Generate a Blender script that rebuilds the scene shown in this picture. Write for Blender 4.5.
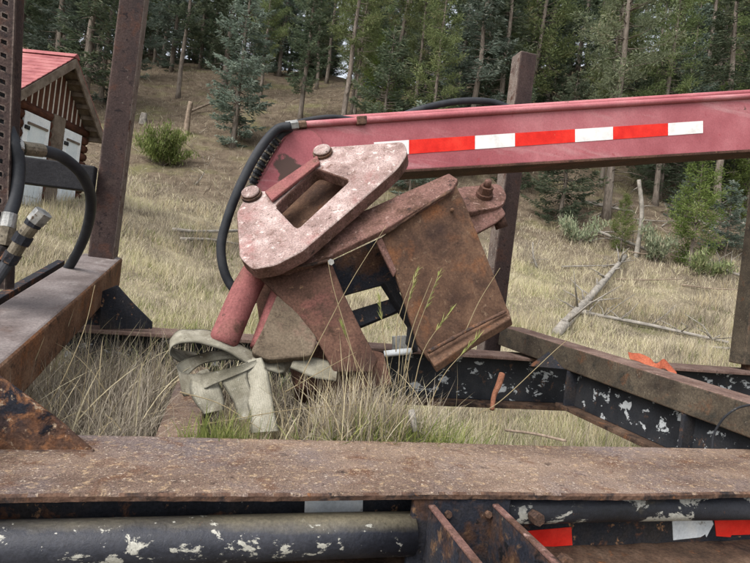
import bpy, bmesh, math, random
import numpy as np
from mathutils import Vector, Matrix
from mathutils.geometry import tessellate_polygon

for o in list(bpy.data.objects): bpy.data.objects.remove(o, do_unlink=True)
scene = bpy.context.scene
COL = scene.collection
R = math.radians

# ------------------------------------------------------------------ camera
FPX, CX, CY = 556.0, 375.0, 281.5
ROLL, EYE = R(7.0), 1.55
cam_d = bpy.data.cameras.new('camera')
cam_d.sensor_width = 36.0
cam_d.lens = 36.0 * FPX / 750.0
cam_d.clip_start, cam_d.clip_end = 0.05, 2000
cam = bpy.data.objects.new('camera', cam_d); COL.objects.link(cam)
c_right = Vector((math.cos(ROLL), 0, math.sin(ROLL)))
c_up = Vector((-math.sin(ROLL), 0, math.cos(ROLL)))
c_fwd = Vector((0, 1, 0))
m3 = Matrix((c_right, c_up, -c_fwd)).transposed()
cam.matrix_world = Matrix.Translation((0, 0, EYE)) @ m3.to_4x4()
scene.camera = cam

# ------------------------------------------------------------------ sky, sun, exposure (bright overcast)
SUN_EL, SUN_AZ = R(50), R(-140)
world = bpy.data.worlds.new('World'); scene.world = world; world.use_nodes = True
wn = world.node_tree; wn.nodes.clear()
sky = wn.nodes.new('ShaderNodeTexSky'); sky.sky_type = 'NISHITA'; sky.sun_disc = False
sky.sun_elevation = SUN_EL; sky.sun_rotation = SUN_AZ
sky.air_density = 1.0; sky.dust_density = 4.0; sky.ozone_density = 1.0
hs = wn.nodes.new('ShaderNodeHueSaturation'); hs.inputs['Saturation'].default_value = 0.30
bg = wn.nodes.new('ShaderNodeBackground'); bg.inputs['Strength'].default_value = 0.15
wo = wn.nodes.new('ShaderNodeOutputWorld')
wn.links.new(sky.outputs[0], hs.inputs['Color']); wn.links.new(hs.outputs[0], bg.inputs['Color'])
wn.links.new(bg.outputs[0], wo.inputs['Surface'])
sun_d = bpy.data.lights.new('sun', 'SUN'); sun_d.energy = 1.0; sun_d.angle = R(45); sun_d.color = (1, .97, .93)
sun = bpy.data.objects.new('sun', sun_d); COL.objects.link(sun)
sdir = Vector((math.cos(SUN_EL) * math.sin(SUN_AZ), math.cos(SUN_EL) * math.cos(SUN_AZ), math.sin(SUN_EL)))
sun.rotation_euler = sdir.to_track_quat('Z', 'Y').to_euler()
sun.location = sdir * 60
vs = scene.view_settings
vs.view_transform = 'Standard'; vs.look = 'None'; vs.exposure = 1.05; vs.gamma = 1.0
vs.use_curve_mapping = False
scene.render.engine = 'CYCLES'

# ------------------------------------------------------------------ geometry helpers
def pix(x, y, d):
    """world point at depth d (metres ahead) seen at photograph position x, y"""
    return Vector((0, 0, EYE)) + (c_right * ((x - CX) / FPX) + c_up * ((CY - y) / FPX) + c_fwd) * d
def ray(x, y):
    return c_right * ((x - CX) / FPX) + c_up * ((CY - y) / FPX) + c_fwd
EYEV = Vector((0, 0, EYE))
def on_plane(x, y, p0, n):
    r = ray(x, y); return EYEV + r * ((p0 - EYEV).dot(n) / r.dot(n))
YAW = math.atan2(.2637, .9646)
A = Vector((math.cos(YAW), math.sin(YAW), 0.0))      # along the trailer
B = Vector((-math.sin(YAW), math.cos(YAW), 0.0))     # across it, away from the camera
SLOPE = 0.023
def T(s, t, z): return A * s + B * t + Vector((0, 0, z + SLOPE * s))
def on_t(x, y, t): return on_plane(x, y, B * t, B)
def st(p):                                           # world -> trailer s, t, z
    s = p.dot(A); return s, p.dot(B), p.z - SLOPE * s
UPN = (Vector((0, 0, 1)) - A * SLOPE).normalized()
def on_z(x, y, z): return on_plane(x, y, Vector((0, 0, z)), UPN)

def setp(o, label=None, cat=None, group=None, kind=None):
    if label: o['label'] = label
    if cat: o['category'] = cat
    if group: o['group'] = group
    if kind: o['kind'] = kind
    return o
def thing(name, label, cat, loc, group=None):
    o = bpy.data.objects.new(name, None); COL.objects.link(o); o.location = loc
    o.empty_display_size = .1
    return setp(o, label, cat, group)
def link(name, me, mat=None, parent=None, smooth=False, bevel=0, segs=2):
    o = bpy.data.objects.new(name, me); COL.objects.link(o)
    if mat is not None:
        for m in (mat if isinstance(mat, (list, tuple)) else [mat]): me.materials.append(m)
    if smooth: me.polygons.foreach_set('use_smooth', [True] * len(me.polygons))
    if bevel:
        b = o.modifiers.new('bevel', 'BEVEL'); b.width = bevel; b.segments = segs
        b.limit_method = 'ANGLE'; b.angle_limit = R(35)
    if parent is not None:
        o.parent = parent
        # mesh data are in world metres: bring them to the frame of the thing's empty
        o.matrix_parent_inverse = Matrix.Translation(-parent.location)
    return o
def pymesh(name, verts, faces):
    me = bpy.data.meshes.new(name); me.from_pydata([tuple(v) for v in verts], [], faces); me.update(); return me
def hexa(name, p, mat, parent=None, bevel=.002, **k):
    """box from 8 corners: 4 of the bottom loop, 4 of the top loop"""
    f = [(3, 2, 1, 0), (4, 5, 6, 7), (0, 1, 5, 4), (1, 2, 6, 5), (2, 3, 7, 6), (3, 0, 4, 7)]
    return link(name, pymesh(name, p, f), mat, parent, bevel=bevel, **k)
def box_t(name, s0, s1, t0, t1, z0, z1, mat, parent=None, bevel=.003, **k):
    p = [T(s0, t0, z0), T(s1, t0, z0), T(s1, t1, z0), T(s0, t1, z0), T(s0, t0, z1), T(s1, t0, z1), T(s1, t1, z1), T(s0, t1, z1)]
    return hexa(name, p, mat, parent, bevel, **k)
def slab(name, pts, vec, mat, parent=None, hole=None, bevel=.003, segs=2, smooth=False):
    """polygon pts (world) extruded by vec, with an optional hole"""
    loops = [list(pts)] + ([list(hole)] if hole else [])
    tri = tessellate_polygon(loops)
    top = [v for l in loops for v in l]; n = len(top)
    verts = top + [v + vec for v in top]
    nrm = Vector((0, 0, 0))
    for a, b, c in tri: nrm += (top[b] - top[a]).cross(top[c] - top[a])
    flip = nrm.dot(vec) > 0
    faces = []
    for a, b, c in tri:
        faces.append((c, b, a) if flip else (a, b, c)); faces.append((a + n, b + n, c + n) if flip else (c + n, b + n, a + n))
    st_ = 0
    for l in loops:
        for i in range(len(l)):
            j = (i + 1) % len(l); faces.append((st_ + i, st_ + j, st_ + j + n, st_ + i + n))
        st_ += len(l)
    me = pymesh(name, verts, faces)
    bm = bmesh.new(); bm.from_mesh(me); bmesh.ops.recalc_face_normals(bm, faces=bm.faces)
    bmesh.ops.dissolve_limit(bm, angle_limit=.01, verts=bm.verts, edges=bm.edges); bm.to_mesh(me); bm.free()
    return link(name, me, mat, parent, bevel=bevel, segs=segs, smooth=smooth)
def slab_px(name, px, plane, thick, mat, parent=None, hole=None, **k):
    a, b, c = [pix(*q) for q in plane]
    n = (b - a).cross(c - a).normalized()
    if n.dot(EYEV - a) < 0: n = -n
    P = [on_plane(x, y, a, n) for x, y in px]
    H = [on_plane(x, y, a, n) for x, y in hole] if hole else None
    return slab(name, P, -n * thick, mat, parent, H, **k)
def round_px(px, r=6, k=4):
    """round the corners of a pixel outline a little"""
    out = []
    n = len(px)
    for i in range(n):
        p0, p1, p2 = [np.array(px[(i + d) % n], float) for d in (-1, 0, 1)]
        l0, l2 = np.linalg.norm(p0 - p1), np.linalg.norm(p2 - p1)
        rr = min(r, l0 * .45, l2 * .45)
        a, b = p1 + (p0 - p1) / l0 * rr, p1 + (p2 - p1) / l2 * rr
        for j in range(k + 1):
            f = j / k; q = (1 - f) ** 2 * a + 2 * f * (1 - f) * p1 + f * f * b
            out.append((q[0], q[1]))
    return out
def catmull(P, n=8):
    P = [Vector(p) for p in P]; Q = [P[0] * 2 - P[1]] + P + [P[-1] * 2 - P[-2]]; out = []
    for i in range(1, len(Q) - 2):
        for j in range(n):
            f = j / n; a, b, c, d = Q[i - 1:i + 3]
            out.append(.5 * ((2 * b) + (c - a) * f + (2 * a - 5 * b + 4 * c - d) * f * f + (3 * b - a - 3 * c + d) * f ** 3))
    return out + [P[-1]]
def tube_geo(path, rad, sides=10):
    """list of points (+ radius or list of radii) -> verts, faces"""
    n = len(path); rad = rad if hasattr(rad, '__len__') else [rad] * n
    V, F = [], []
    t0 = (path[1] - path[0]).normalized()
    u = t0.orthogonal().normalized()
    for i, p in enumerate(path):
        t = (path[min(i + 1, n - 1)] - path[max(i - 1, 0)]).normalized()
        u = (u - t * u.dot(t)).normalized(); w = t.cross(u)
        for k in range(sides):
            a = 2 * math.pi * k / sides; V.append(p + (u * math.cos(a) + w * math.sin(a)) * rad[i])
    for i in range(n - 1):
        for k in range(sides):
            k2 = (k + 1) % sides; F.append((i * sides + k, i * sides + k2, (i + 1) * sides + k2, (i + 1) * sides + k))
    F.append(tuple(range(sides - 1, -1, -1))); F.append(tuple((n - 1) * sides + k for k in range(sides)))
    return V, F
def tube(name, path, rad, mat, parent=None, sides=12, n=8, smooth=True):
    P = catmull(path, n) if len(path) > 2 and n > 1 else [Vector(p) for p in path]
    V, F = tube_geo(P, rad if not hasattr(rad, '__len__') else list(np.interp(np.linspace(0, 1, len(P)), np.linspace(0, 1, len(rad)), rad)), sides)
    o = link(name, pymesh(name, V, F), mat, parent, smooth=smooth)
    return o
class Geo:
    def __init__(s): s.V, s.F, s.M = [], [], []
    def add(s, VF, m=0):
        o = len(s.V); s.V += VF[0]; s.F += [tuple(i + o for i in f) for f in VF[1]]; s.M += [m] * len(VF[1])
    def mesh(s, name): 
        me = pymesh(name, s.V, s.F); return me
def npmesh(name, V, Q=None, Tr=None, rnd=None):
    me = bpy.data.meshes.new(name)
    nq = 0 if Q is None else len(Q); nt = 0 if Tr is None else len(Tr)
    me.vertices.add(len(V)); me.vertices.foreach_set('co', np.asarray(V, np.float32).ravel())
    idx = np.concatenate([x for x in (Q.ravel() if nq else None, Tr.ravel() if nt else None) if x is not None]).astype(np.int32)
    me.loops.add(len(idx)); me.loops.foreach_set('vertex_index', idx)
    me.polygons.add(nq + nt)
    ls = np.concatenate([np.arange(nq) * 4, nq * 4 + np.arange(nt) * 3]).astype(np.int32)
    me.polygons.foreach_set('loop_start', ls)
    if rnd is not None:
        at = me.attributes.new('rnd', 'FLOAT', 'POINT'); at.data.foreach_set('value', np.asarray(rnd, np.float32))
    me.update(); me.validate()
    return me
def blade_mesh(name, rng, roots, length, width, lean, bend, segs=2, rnd=None, az=None):
    N = len(roots)
    az = rng.uniform(0, 2 * np.pi, N) if az is None else az
    fa = rng.uniform(0, 2 * np.pi, N)
    d = np.stack([np.cos(az), np.sin(az), 0 * az], 1); side = np.stack([np.cos(fa), np.sin(fa), 0 * fa], 1)
    up = np.array([0, 0, 1.]); p = np.array(roots, float); L = []
    for j in range(segs):
        f = j / segs; w = (width * (1 - f * .55) * .5)[:, None]
        L.append(p - side * w); L.append(p + side * w)
        ang = lean + bend * (f + .5 / segs)
        p = p + (length / segs)[:, None] * (np.sin(ang)[:, None] * d + np.cos(ang)[:, None] * up)
    L.append(p)
    k = 2 * segs + 1
    V = np.stack(L, 1).reshape(-1, 3); base = np.arange(N)[:, None] * k
    Q = np.concatenate([base + np.array([[2 * j, 2 * j + 1, 2 * j + 3, 2 * j + 2]]) for j in range(segs - 1)]) if segs > 1 else None
    Tr = base + np.array([[2 * segs - 2, 2 * segs - 1, 2 * segs]])
    rr = rng.uniform(0, 1, N) if rnd is None else rnd
    return npmesh(name, V, Q, Tr, np.repeat(rr, k))

# ------------------------------------------------------------------ materials
def S(r, g, b):
    f = lambda c: (c / 12.92 if c <= .04045 else ((c + .055) / 1.055) ** 2.4)
    return (f(r / 255), f(g / 255), f(b / 255), 1)
def newmat(name):
    m = bpy.data.materials.new(name); m.use_nodes = True; nt = m.node_tree; nt.nodes.clear(); return m, nt
def ramp(nt, fac, stops):
    n = nt.nodes.new('ShaderNodeValToRGB'); e = n.color_ramp.elements
    while len(e) < len(stops): e.new(.5)
    for el, (p, c) in zip(e, stops): el.position = p; el.color = c if len(c) == 4 else (*c, 1)
    nt.links.new(fac, n.inputs[0]); return n.outputs[0]
_off = [0]
def noise(nt, vec, scale, detail=6, rough=.6, stretch=None, rotz=0, dist=0):
    mp = nt.nodes.new('ShaderNodeMapping'); _off[0] += 1
    mp.inputs['Location'].default_value = (_off[0] * 3.7, _off[0] * 1.3, _off[0] * 2.1)
    mp.inputs['Scale'].default_value = stretch or (1, 1, 1)
    if rotz:
        m0 = nt.nodes.new('ShaderNodeMapping'); m0.inputs['Rotation'].default_value = (0, 0, rotz)
        nt.links.new(vec, m0.inputs['Vector']); vec = m0.outputs[0]
    nt.links.new(vec, mp.inputs['Vector'])
    n = nt.nodes.new('ShaderNodeTexNoise'); n.inputs['Scale'].default_value = scale
    n.inputs['Detail'].default_value = detail; n.inputs['Roughness'].default_value = rough; n.inputs['Distortion'].default_value = dist
    nt.links.new(mp.outputs[0], n.inputs['Vector']); return n.outputs['Fac']
def mixc(nt, fac, a, b, mode='MIX'):
    n = nt.nodes.new('ShaderNodeMix'); n.data_type = 'RGBA'; n.blend_type = mode
    for sock, v in ((n.inputs[0], fac), (n.inputs[6], a), (n.inputs[7], b)):
        if hasattr(v, 'default_value') or hasattr(v, 'is_output'): nt.links.new(v, sock)
        else: sock.default_value = v
    return n.outputs[2]
def rangen(nt, v, lo, hi, a=0, b=1):
    n = nt.nodes.new('ShaderNodeMapRange'); n.inputs[1].default_value = lo; n.inputs[2].default_value = hi
    n.inputs[3].default_value = a; n.inputs[4].default_value = b; nt.links.new(v, n.inputs[0]); return n.outputs[0]
def surf(name, base, nscale=6, layers=(), rough=.8, metal=0, bump=.35, bscale=90, speck=.35, sscale=160, stretch=None, rotz=-YAW, spec=.16, bdist=.004, topz=None, edge=None):
    """weathered surface: base colours by noise; layers = (colour, scale, lo, hi[, stretch]) patches of paint, rust or dirt"""
    m, nt = newmat(name)
    tc = nt.nodes.new('ShaderNodeTexCoord').outputs['Object']
    f = noise(nt, tc, nscale, 7, .62, stretch, rotz)
    k = len(base)
    col = ramp(nt, f, [(.3 + .4 * i / max(1, k - 1), c) for i, c in enumerate(base)])
    hgt = None
    if topz:                                            # band of dust or rust that starts at a height of its own
        sx = nt.nodes.new('ShaderNodeSeparateXYZ'); nt.links.new(tc, sx.inputs[0])
        ma = nt.nodes.new('ShaderNodeMath'); ma.operation = 'MULTIPLY_ADD'; ma.inputs[1].default_value = abs(topz[1] - topz[0]) * 1.6
        nt.links.new(noise(nt, tc, 14, 8, .7, (.5, 1, 1), rotz), ma.inputs[0]); nt.links.new(sx.outputs[2], ma.inputs[2])
        o2 = abs(topz[1] - topz[0]) * .8
        col = mixc(nt, rangen(nt, ma.outputs[0], topz[0] + o2, topz[1] + o2), col, topz[2])
    for L in layers:
        c, sc, lo, hi = L[:4]; stt = L[4] if len(L) > 4 else None
        g = rangen(nt, noise(nt, tc, sc, 9, .68, stt, rotz, .3), lo, hi)
        col = mixc(nt, g, col, c); hgt = g
    if edge:                                            # paint worn through along the plate edges
        bv = nt.nodes.new('ShaderNodeBevel'); bv.samples = 4; bv.inputs['Radius'].default_value = edge[1]
        ge = nt.nodes.new('ShaderNodeNewGeometry'); dp = nt.nodes.new('ShaderNodeVectorMath'); dp.operation = 'DOT_PRODUCT'
        nt.links.new(bv.outputs[0], dp.inputs[0]); nt.links.new(ge.outputs['Normal'], dp.inputs[1])
        em = rangen(nt, dp.outputs['Value'], .995, .90); en = rangen(nt, noise(nt, tc, 26, 8, .7), .38, .58)
        mm = nt.nodes.new('ShaderNodeMath'); mm.operation = 'MULTIPLY'; nt.links.new(em, mm.inputs[0]); nt.links.new(en, mm.inputs[1])
        col = mixc(nt, mm.outputs[0], col, edge[0])
    sp = noise(nt, tc, sscale, 3, .7)
    spk = rangen(nt, sp, .3, .7, 1 - speck, 1 + speck)
    v = nt.nodes.new('ShaderNodeCombineColor')
    for i in range(3): nt.links.new(spk, v.inputs[i])
    col = mixc(nt, 1.0, col, v.outputs[0], 'MULTIPLY')
    p = nt.nodes.new('ShaderNodeBsdfPrincipled'); o = nt.nodes.new('ShaderNodeOutputMaterial')
    nt.links.new(col, p.inputs['Base Color'])
    nt.links.new(rangen(nt, f, .3, .7, max(.05, rough - .12), min(1, rough + .12)), p.inputs['Roughness'])
    p.inputs['Metallic'].default_value = metal; p.inputs['Specular IOR Level'].default_value = spec
    bn = noise(nt, tc, bscale, 8, .7)
    h = bn
    if hgt is not None:
        ad = nt.nodes.new('ShaderNodeMath'); ad.operation = 'MULTIPLY_ADD'; ad.inputs[1].default_value = .35
        nt.links.new(hgt, ad.inputs[0]); nt.links.new(bn, ad.inputs[2]); h = ad.outputs[0]
    bu = nt.nodes.new('ShaderNodeBump'); bu.inputs['Strength'].default_value = bump; bu.inputs['Distance'].default_value = bdist
    nt.links.new(h, bu.inputs['Height']); nt.links.new(bu.outputs[0], p.inputs['Normal'])
    nt.links.new(p.outputs[0], o.inputs['Surface'])
    return m
def leafmat(name, stops, trans=.3, rough=.7, objvar=.25):
    m, nt = newmat(name)
    at = nt.nodes.new('ShaderNodeAttribute'); at.attribute_name = 'rnd'
    col = ramp(nt, at.outputs['Fac'], stops)
    if objvar:
        oi = nt.nodes.new('ShaderNodeObjectInfo')
        hsn = nt.nodes.new('ShaderNodeHueSaturation')
        nt.links.new(rangen(nt, oi.outputs['Random'], 0, 1, 1 - objvar, 1 + objvar), hsn.inputs['Value'])
        nt.links.new(rangen(nt, oi.outputs['Random'], 0, 1, .485, .512), hsn.inputs['Hue'])
        nt.links.new(col, hsn.inputs['Color']); col = hsn.outputs[0]
    p = nt.nodes.new('ShaderNodeBsdfPrincipled'); p.inputs['Roughness'].default_value = rough; p.inputs['Specular IOR Level'].default_value = .25
    tr = nt.nodes.new('ShaderNodeBsdfTranslucent'); mx = nt.nodes.new('ShaderNodeMixShader'); mx.inputs[0].default_value = trans
    o = nt.nodes.new('ShaderNodeOutputMaterial')
    nt.links.new(col, p.inputs['Base Color']); nt.links.new(col, tr.inputs['Color'])
    nt.links.new(p.outputs[0], mx.inputs[1]); nt.links.new(tr.outputs[0], mx.inputs[2]); nt.links.new(mx.outputs[0], o.inputs['Surface'])
    return m

X8 = (.12, 1, 1)
M = {}
M['deck_rust'] = surf('deck_rust', [S(90, 73, 64), S(124, 105, 92), S(152, 132, 116)], 5, [
    (S(110, 99, 98), 3, .50, .66), (S(100, 71, 54), 11, .53, .68), (S(172, 148, 118), 60, .55, .68), (S(70, 57, 51), 30, .58, .70), (S(194, 180, 162), 150, .58, .66), (S(58, 48, 45), 5, .59, .74, (.3, 1.6, 1)), (S(42, 36, 36), 22, .69, .75, (.25, 1.2, 1))], .9, bump=1.0, bscale=190, speck=.6, sscale=320, stretch=(.4, 1, 1), edge=(S(70, 54, 46), .012))
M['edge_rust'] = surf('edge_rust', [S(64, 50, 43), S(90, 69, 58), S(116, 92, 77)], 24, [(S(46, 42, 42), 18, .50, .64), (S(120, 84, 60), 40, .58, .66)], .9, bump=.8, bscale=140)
M['brown_plate'] = surf('brown_plate', [S(66, 49, 40), S(88, 67, 54), S(108, 84, 68)], 11, [
    (S(120, 78, 50), 8, .54, .74), (S(128, 108, 90), 44, .60, .7), (S(56, 43, 38), 6, .54, .70), (S(138, 118, 102), 22, .66, .73), (S(50, 40, 36), 60, .62, .68)], .85, bump=.5, bscale=160, speck=.3)
M['boom_pink'] = surf('boom_pink', [S(140, 68, 74), S(162, 92, 98), S(178, 116, 120)], 3.2, [
    (S(184, 146, 146), 6, .56, .80, (.25, 1, 2)), (S(146, 64, 70), 22, .62, .72), (S(130, 84, 80), 3, .58, .76, (.3, 1, 1)), (S(92, 66, 58), 11, .665, .69), (S(86, 60, 52), 60, .70, .73), (S(196, 168, 166), 14, .68, .70, (.05, 1, 1))], .6, bump=.2, bscale=120, speck=.16, spec=.35, edge=(S(96, 62, 54), .010))
M['pink_chalk'] = surf('pink_chalk', [S(112, 92, 87), S(148, 127, 122), S(182, 166, 161)], 12, [
    (S(140, 98, 95), 9, .53, .70), (S(104, 80, 72), 24, .55, .66), (S(196, 184, 178), 40, .57, .67), (S(74, 58, 52), 70, .60, .68), (S(90, 66, 56), 5, .61, .74)], .85, bump=.8, bscale=130, speck=.4, sscale=220, edge=(S(190, 176, 168), .009))
M['pink_edge'] = surf('pink_edge', [S(88, 64, 58), S(112, 84, 77), S(96, 73, 64)], 14, [(S(78, 58, 48), 12, .48, .62), (S(136, 112, 104), 60, .58, .66), (S(56, 44, 40), 26, .60, .68)], .88, bump=.7, bscale=130, speck=.4)
M['pink_dull'] = surf('pink_dull', [S(104, 60, 60), S(128, 80, 78), S(116, 82, 74)], 9, [(S(84, 62, 52), 12, .54, .66), (S(66, 50, 44), 30, .60, .68), (S(150, 118, 112), 40, .64, .70)], .75, bump=.5, speck=.3)
M['brown_pink'] = surf('brown_pink', [S(58, 42, 36), S(80, 58, 49), S(98, 73, 62)], 8, [(S(62, 46, 38), 14, .52, .66), (S(112, 70, 66), 5, .56, .74), (S(116, 92, 72), 36, .62, .7), (S(42, 33, 30), 20, .62, .70)], .88, bump=.7, speck=.4)
M['olive_wedge'] = surf('olive_wedge', [S(74, 64, 53), S(94, 83, 70), S(108, 97, 83)], 8, [(S(112, 74, 70), 4, .54, .74), (S(66, 54, 44), 22, .56, .66)], .9, bump=.6, speck=.35)
M['stake_rust'] = surf('stake_rust', [S(42, 34, 34), S(58, 47, 45), S(74, 61, 57)], 9, [
    (S(72, 50, 42), 12, .54, .68), (S(104, 96, 90), 36, .64, .72), (S(34, 28, 29), 26, .58, .66), (S(86, 72, 64), 5, .60, .76)], .8, bump=.6, bscale=140, stretch=(1, 1, .4), speck=.4, edge=(S(118, 106, 98), .008))
M['stake_pale'] = surf('stake_pale', [S(84, 73, 68), S(116, 105, 98), S(100, 84, 75)], 18, [(S(76, 54, 46), 20, .53, .64), (S(146, 138, 130), 50, .6, .66)], .85, bump=.5, stretch=(1, 1, .5), speck=.4)
M['bunk_top'] = surf('bunk_top', [S(82, 73, 70), S(108, 99, 96), S(128, 120, 117)], 7, [
    (S(166, 160, 156), 6, .55, .74, (1, .4, 1)), (S(80, 64, 57), 10, .56, .70), (S(58, 48, 45), 34, .62, .68)], .55, bump=.45, bscale=110, speck=.35, spec=.35, edge=(S(68, 50, 42), .014))
M['bunk_side'] = surf('bunk_side', [S(78, 59, 48), S(110, 82, 64), S(132, 105, 85)], 10, [
    (S(132, 86, 54), 11, .53, .68), (S(58, 46, 40), 22, .56, .66), (S(150, 126, 104), 40, .62, .7)], .9, bump=.9, speck=.45)
M['pipe_chip'] = surf('pipe_chip', [S(26, 28, 34), S(38, 40, 48), S(52, 53, 60)], 8, [
    (S(92, 84, 68), 11, .58, .68, (.35, 1, 1)), (S(172, 170, 162), 15, .555, .575, (.6, 1, 1)), (S(90, 62, 46), 24, .66, .70)], .5, bump=.5, bscale=60, speck=.3, spec=.4)
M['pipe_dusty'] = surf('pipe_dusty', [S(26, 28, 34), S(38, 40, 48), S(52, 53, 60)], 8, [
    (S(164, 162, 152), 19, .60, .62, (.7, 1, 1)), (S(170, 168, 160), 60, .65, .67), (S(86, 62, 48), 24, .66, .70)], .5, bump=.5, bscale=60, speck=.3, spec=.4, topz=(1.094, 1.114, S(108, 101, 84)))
M['gusset_rust'] = surf('gusset_rust', [S(26, 28, 34), S(38, 40, 48), S(52, 48, 46)], 9, [
    (S(96, 66, 48), 10, .47, .60), (S(128, 90, 64), 30, .52, .62), (S(160, 140, 118), 60, .60, .66), (S(30, 30, 36), 16, .60, .66)], .85, bump=1, bscale=80, speck=.4, topz=(1.22, 1.13, S(104, 76, 58)))
M['bunk_olive'] = surf('bunk_olive', [S(58, 51, 43), S(76, 68, 58), S(92, 83, 71)], 9, [
    (S(52, 50, 45), 14, .52, .64), (S(94, 66, 48), 13, .58, .70), (S(46, 40, 36), 4, .54, .7), (S(120, 112, 100), 50, .64, .70)], .85, bump=.6, speck=.4, edge=(S(110, 88, 76), .008))
M['bunk_olive_top'] = surf('bunk_olive_top', [S(84, 66, 60), S(108, 89, 81), S(128, 109, 99)], 9, [(S(82, 60, 50), 16, .53, .68), (S(148, 132, 122), 50, .62, .70), (S(60, 48, 44), 30, .6, .68)], .88, bump=.5, speck=.4)
M['black_chip'] = surf('black_chip', [S(26, 27, 31), S(36, 38, 44), S(48, 50, 56)], 8, [
    (S(98, 84, 66), 10, .58, .68, (.4, 1, 1)), (S(196, 196, 192), 15, .615, .63, (.45, 1, 1))], .55, bump=.35, bscale=60, speck=.15)
M['black_more'] = surf('black_more', [S(28, 28, 31), S(40, 42, 46), S(52, 52, 54)], 8, [
    (S(96, 72, 56), 16, .60, .68), (S(170, 174, 176), 19, .575, .59, (.6, 1, 1))], .6, bump=.4, bscale=60, speck=.2)
M['black_rust'] = surf('black_rust', [S(30, 30, 34), S(40, 42, 48), S(56, 52, 50)], 9, [
    (S(110, 74, 52), 13, .57, .66), (S(150, 114, 84), 34, .62, .68), (S(176, 168, 158), 28, .68, .72)], .75, bump=.8, bscale=70)
M['bracket_blue'] = surf('bracket_blue', [S(28, 30, 38), S(40, 42, 50), S(52, 48, 46)], 12, [
    (S(74, 54, 43), 10, .48, .60), (S(104, 80, 60), 26, .56, .66), (S(132, 118, 98), 40, .64, .70), (S(24, 24, 27), 22, .6, .66)], .75, bump=.7, speck=.4)
M['rust_dirt'] = surf('rust_dirt', [S(58, 46, 38), S(86, 68, 56), S(108, 89, 75)], 14, [(S(44, 37, 34), 10, .5, .62), (S(116, 78, 52), 20, .58, .68)], .95, bump=.9, bscale=80, speck=.4)
M['steel'] = surf('steel', [S(96, 96, 94), S(140, 140, 138), S(168, 166, 160)], 30, [(S(88, 72, 58), 40, .6, .66)], .45, metal=.6, bump=.2, speck=.2)
M['brass_grey'] = surf('brass_grey', [S(80, 74, 64), S(110, 102, 88), S(130, 122, 108)], 30, [(S(60, 56, 50), 40, .55, .62)], .55, metal=.4, bump=.3)
M['rubber'] = surf('rubber', [S(34, 36, 40), S(46, 48, 52), S(60, 61, 64)], 14, [(S(96, 94, 90), 30, .64, .74)], .55, bump=.12, bscale=200, speck=.12)
M['tape_white'] = surf('tape_white', [S(206, 204, 200), S(226, 224, 222), S(232, 230, 228)], 20, [(S(150, 140, 132), 26, .68, .74)], .45, bump=.06, speck=.06)
M['tape_grey'] = surf('tape_grey', [S(176, 182, 186), S(206, 210, 212), S(216, 216, 212)], 14, [(S(120, 114, 104), 20, .64, .7), (S(40, 40, 42), 18, .7, .72)], .5, bump=.1, speck=.12)
M['tape_red'] = surf('tape_red', [S(196, 34, 28), S(214, 46, 36), S(222, 62, 48)], 16, [(S(206, 120, 96), 34, .68, .74)], .45, bump=.06, speck=.08)
M['webbing'] = surf('webbing', [S(94, 90, 76), S(128, 124, 110), S(158, 154, 140)], 12, [(S(86, 78, 64), 11, .52, .70), (S(70, 64, 52), 30, .60, .72), (S(170, 168, 156), 50, .62, .70)], .95, bump=.5, bscale=260, speck=.25, sscale=420)
wt = M['webbing'].node_tree; wp = [n_ for n_ in wt.nodes if n_.type == 'BSDF_PRINCIPLED'][0]; wl_ = wp.inputs['Base Color'].links[0].from_socket
wa = wt.nodes.new('ShaderNodeAttribute'); wa.attribute_name = 'across'                       # woven ridges and darker selvedges along the webbing
wm = wt.nodes.new('ShaderNodeMath'); wm.operation = 'MULTIPLY'; wm.inputs[1].default_value = 75; wt.links.new(wa.outputs['Fac'], wm.inputs[0])
wsn = wt.nodes.new('ShaderNodeMath'); wsn.operation = 'SINE'; wt.links.new(wm.outputs[0], wsn.inputs[0])
wst = ramp(wt, wa.outputs['Fac'], [(0, S(150, 150, 150)), (.05, S(200, 200, 200)), (.12, S(255, 255, 255)), (.88, S(255, 255, 255)), (.95, S(200, 200, 200)), (1, S(150, 150, 150))])
wg = rangen(wt, wsn.outputs[0], -1, 1, .92, 1.04); wc = wt.nodes.new('ShaderNodeCombineColor')
for i_ in range(3): wt.links.new(wg, wc.inputs[i_])
wt.links.new(mixc(wt, 1.0, mixc(wt, 1.0, wl_, wst, 'MULTIPLY'), wc.outputs[0], 'MULTIPLY'), wp.inputs['Base Color'])
M['orange_cloth'] = surf('orange_cloth', [S(112, 56, 40), S(146, 78, 56), S(164, 96, 72)], 20, [], .8, bump=.2)
M['pin_rust'] = surf('pin_rust', [S(96, 62, 46), S(120, 80, 62), S(140, 100, 80)], 30, [], .85, bump=.5)
M['soil'] = surf('soil', [S(52, 46, 38), S(82, 72, 60), S(104, 94, 78)], 16, [(S(128, 118, 96), 40, .56, .66)], 1, bump=1, bscale=60, bdist=.02)
M['white_paint'] = surf('white_paint', [S(212, 218, 222), S(230, 234, 237), S(236, 240, 242)], 6, [(S(170, 174, 174), 14, .64, .76)], .7, bump=.15, rotz=0)
M['white_panel'] = surf('white_panel', [S(196, 206, 212), S(214, 222, 226), S(222, 228, 230)], 4, [], .7, bump=.1, rotz=0)
M['log_brown'] = surf('log_brown', [S(60, 38, 31), S(82, 52, 42), S(98, 66, 53)], 6, [(S(48, 34, 29), 10, .54, .68, (1, .2, 2)), (S(116, 88, 72), 20, .62, .72)], .85, bump=.5, bscale=30, rotz=0)
M['board_brown'] = surf('board_brown', [S(66, 42, 34), S(86, 56, 45), S(100, 70, 57)], 5, [(S(66, 46, 38), 14, .56, .7, (1, 1, .2))], .85, bump=.4, bscale=30, rotz=0)
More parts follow.
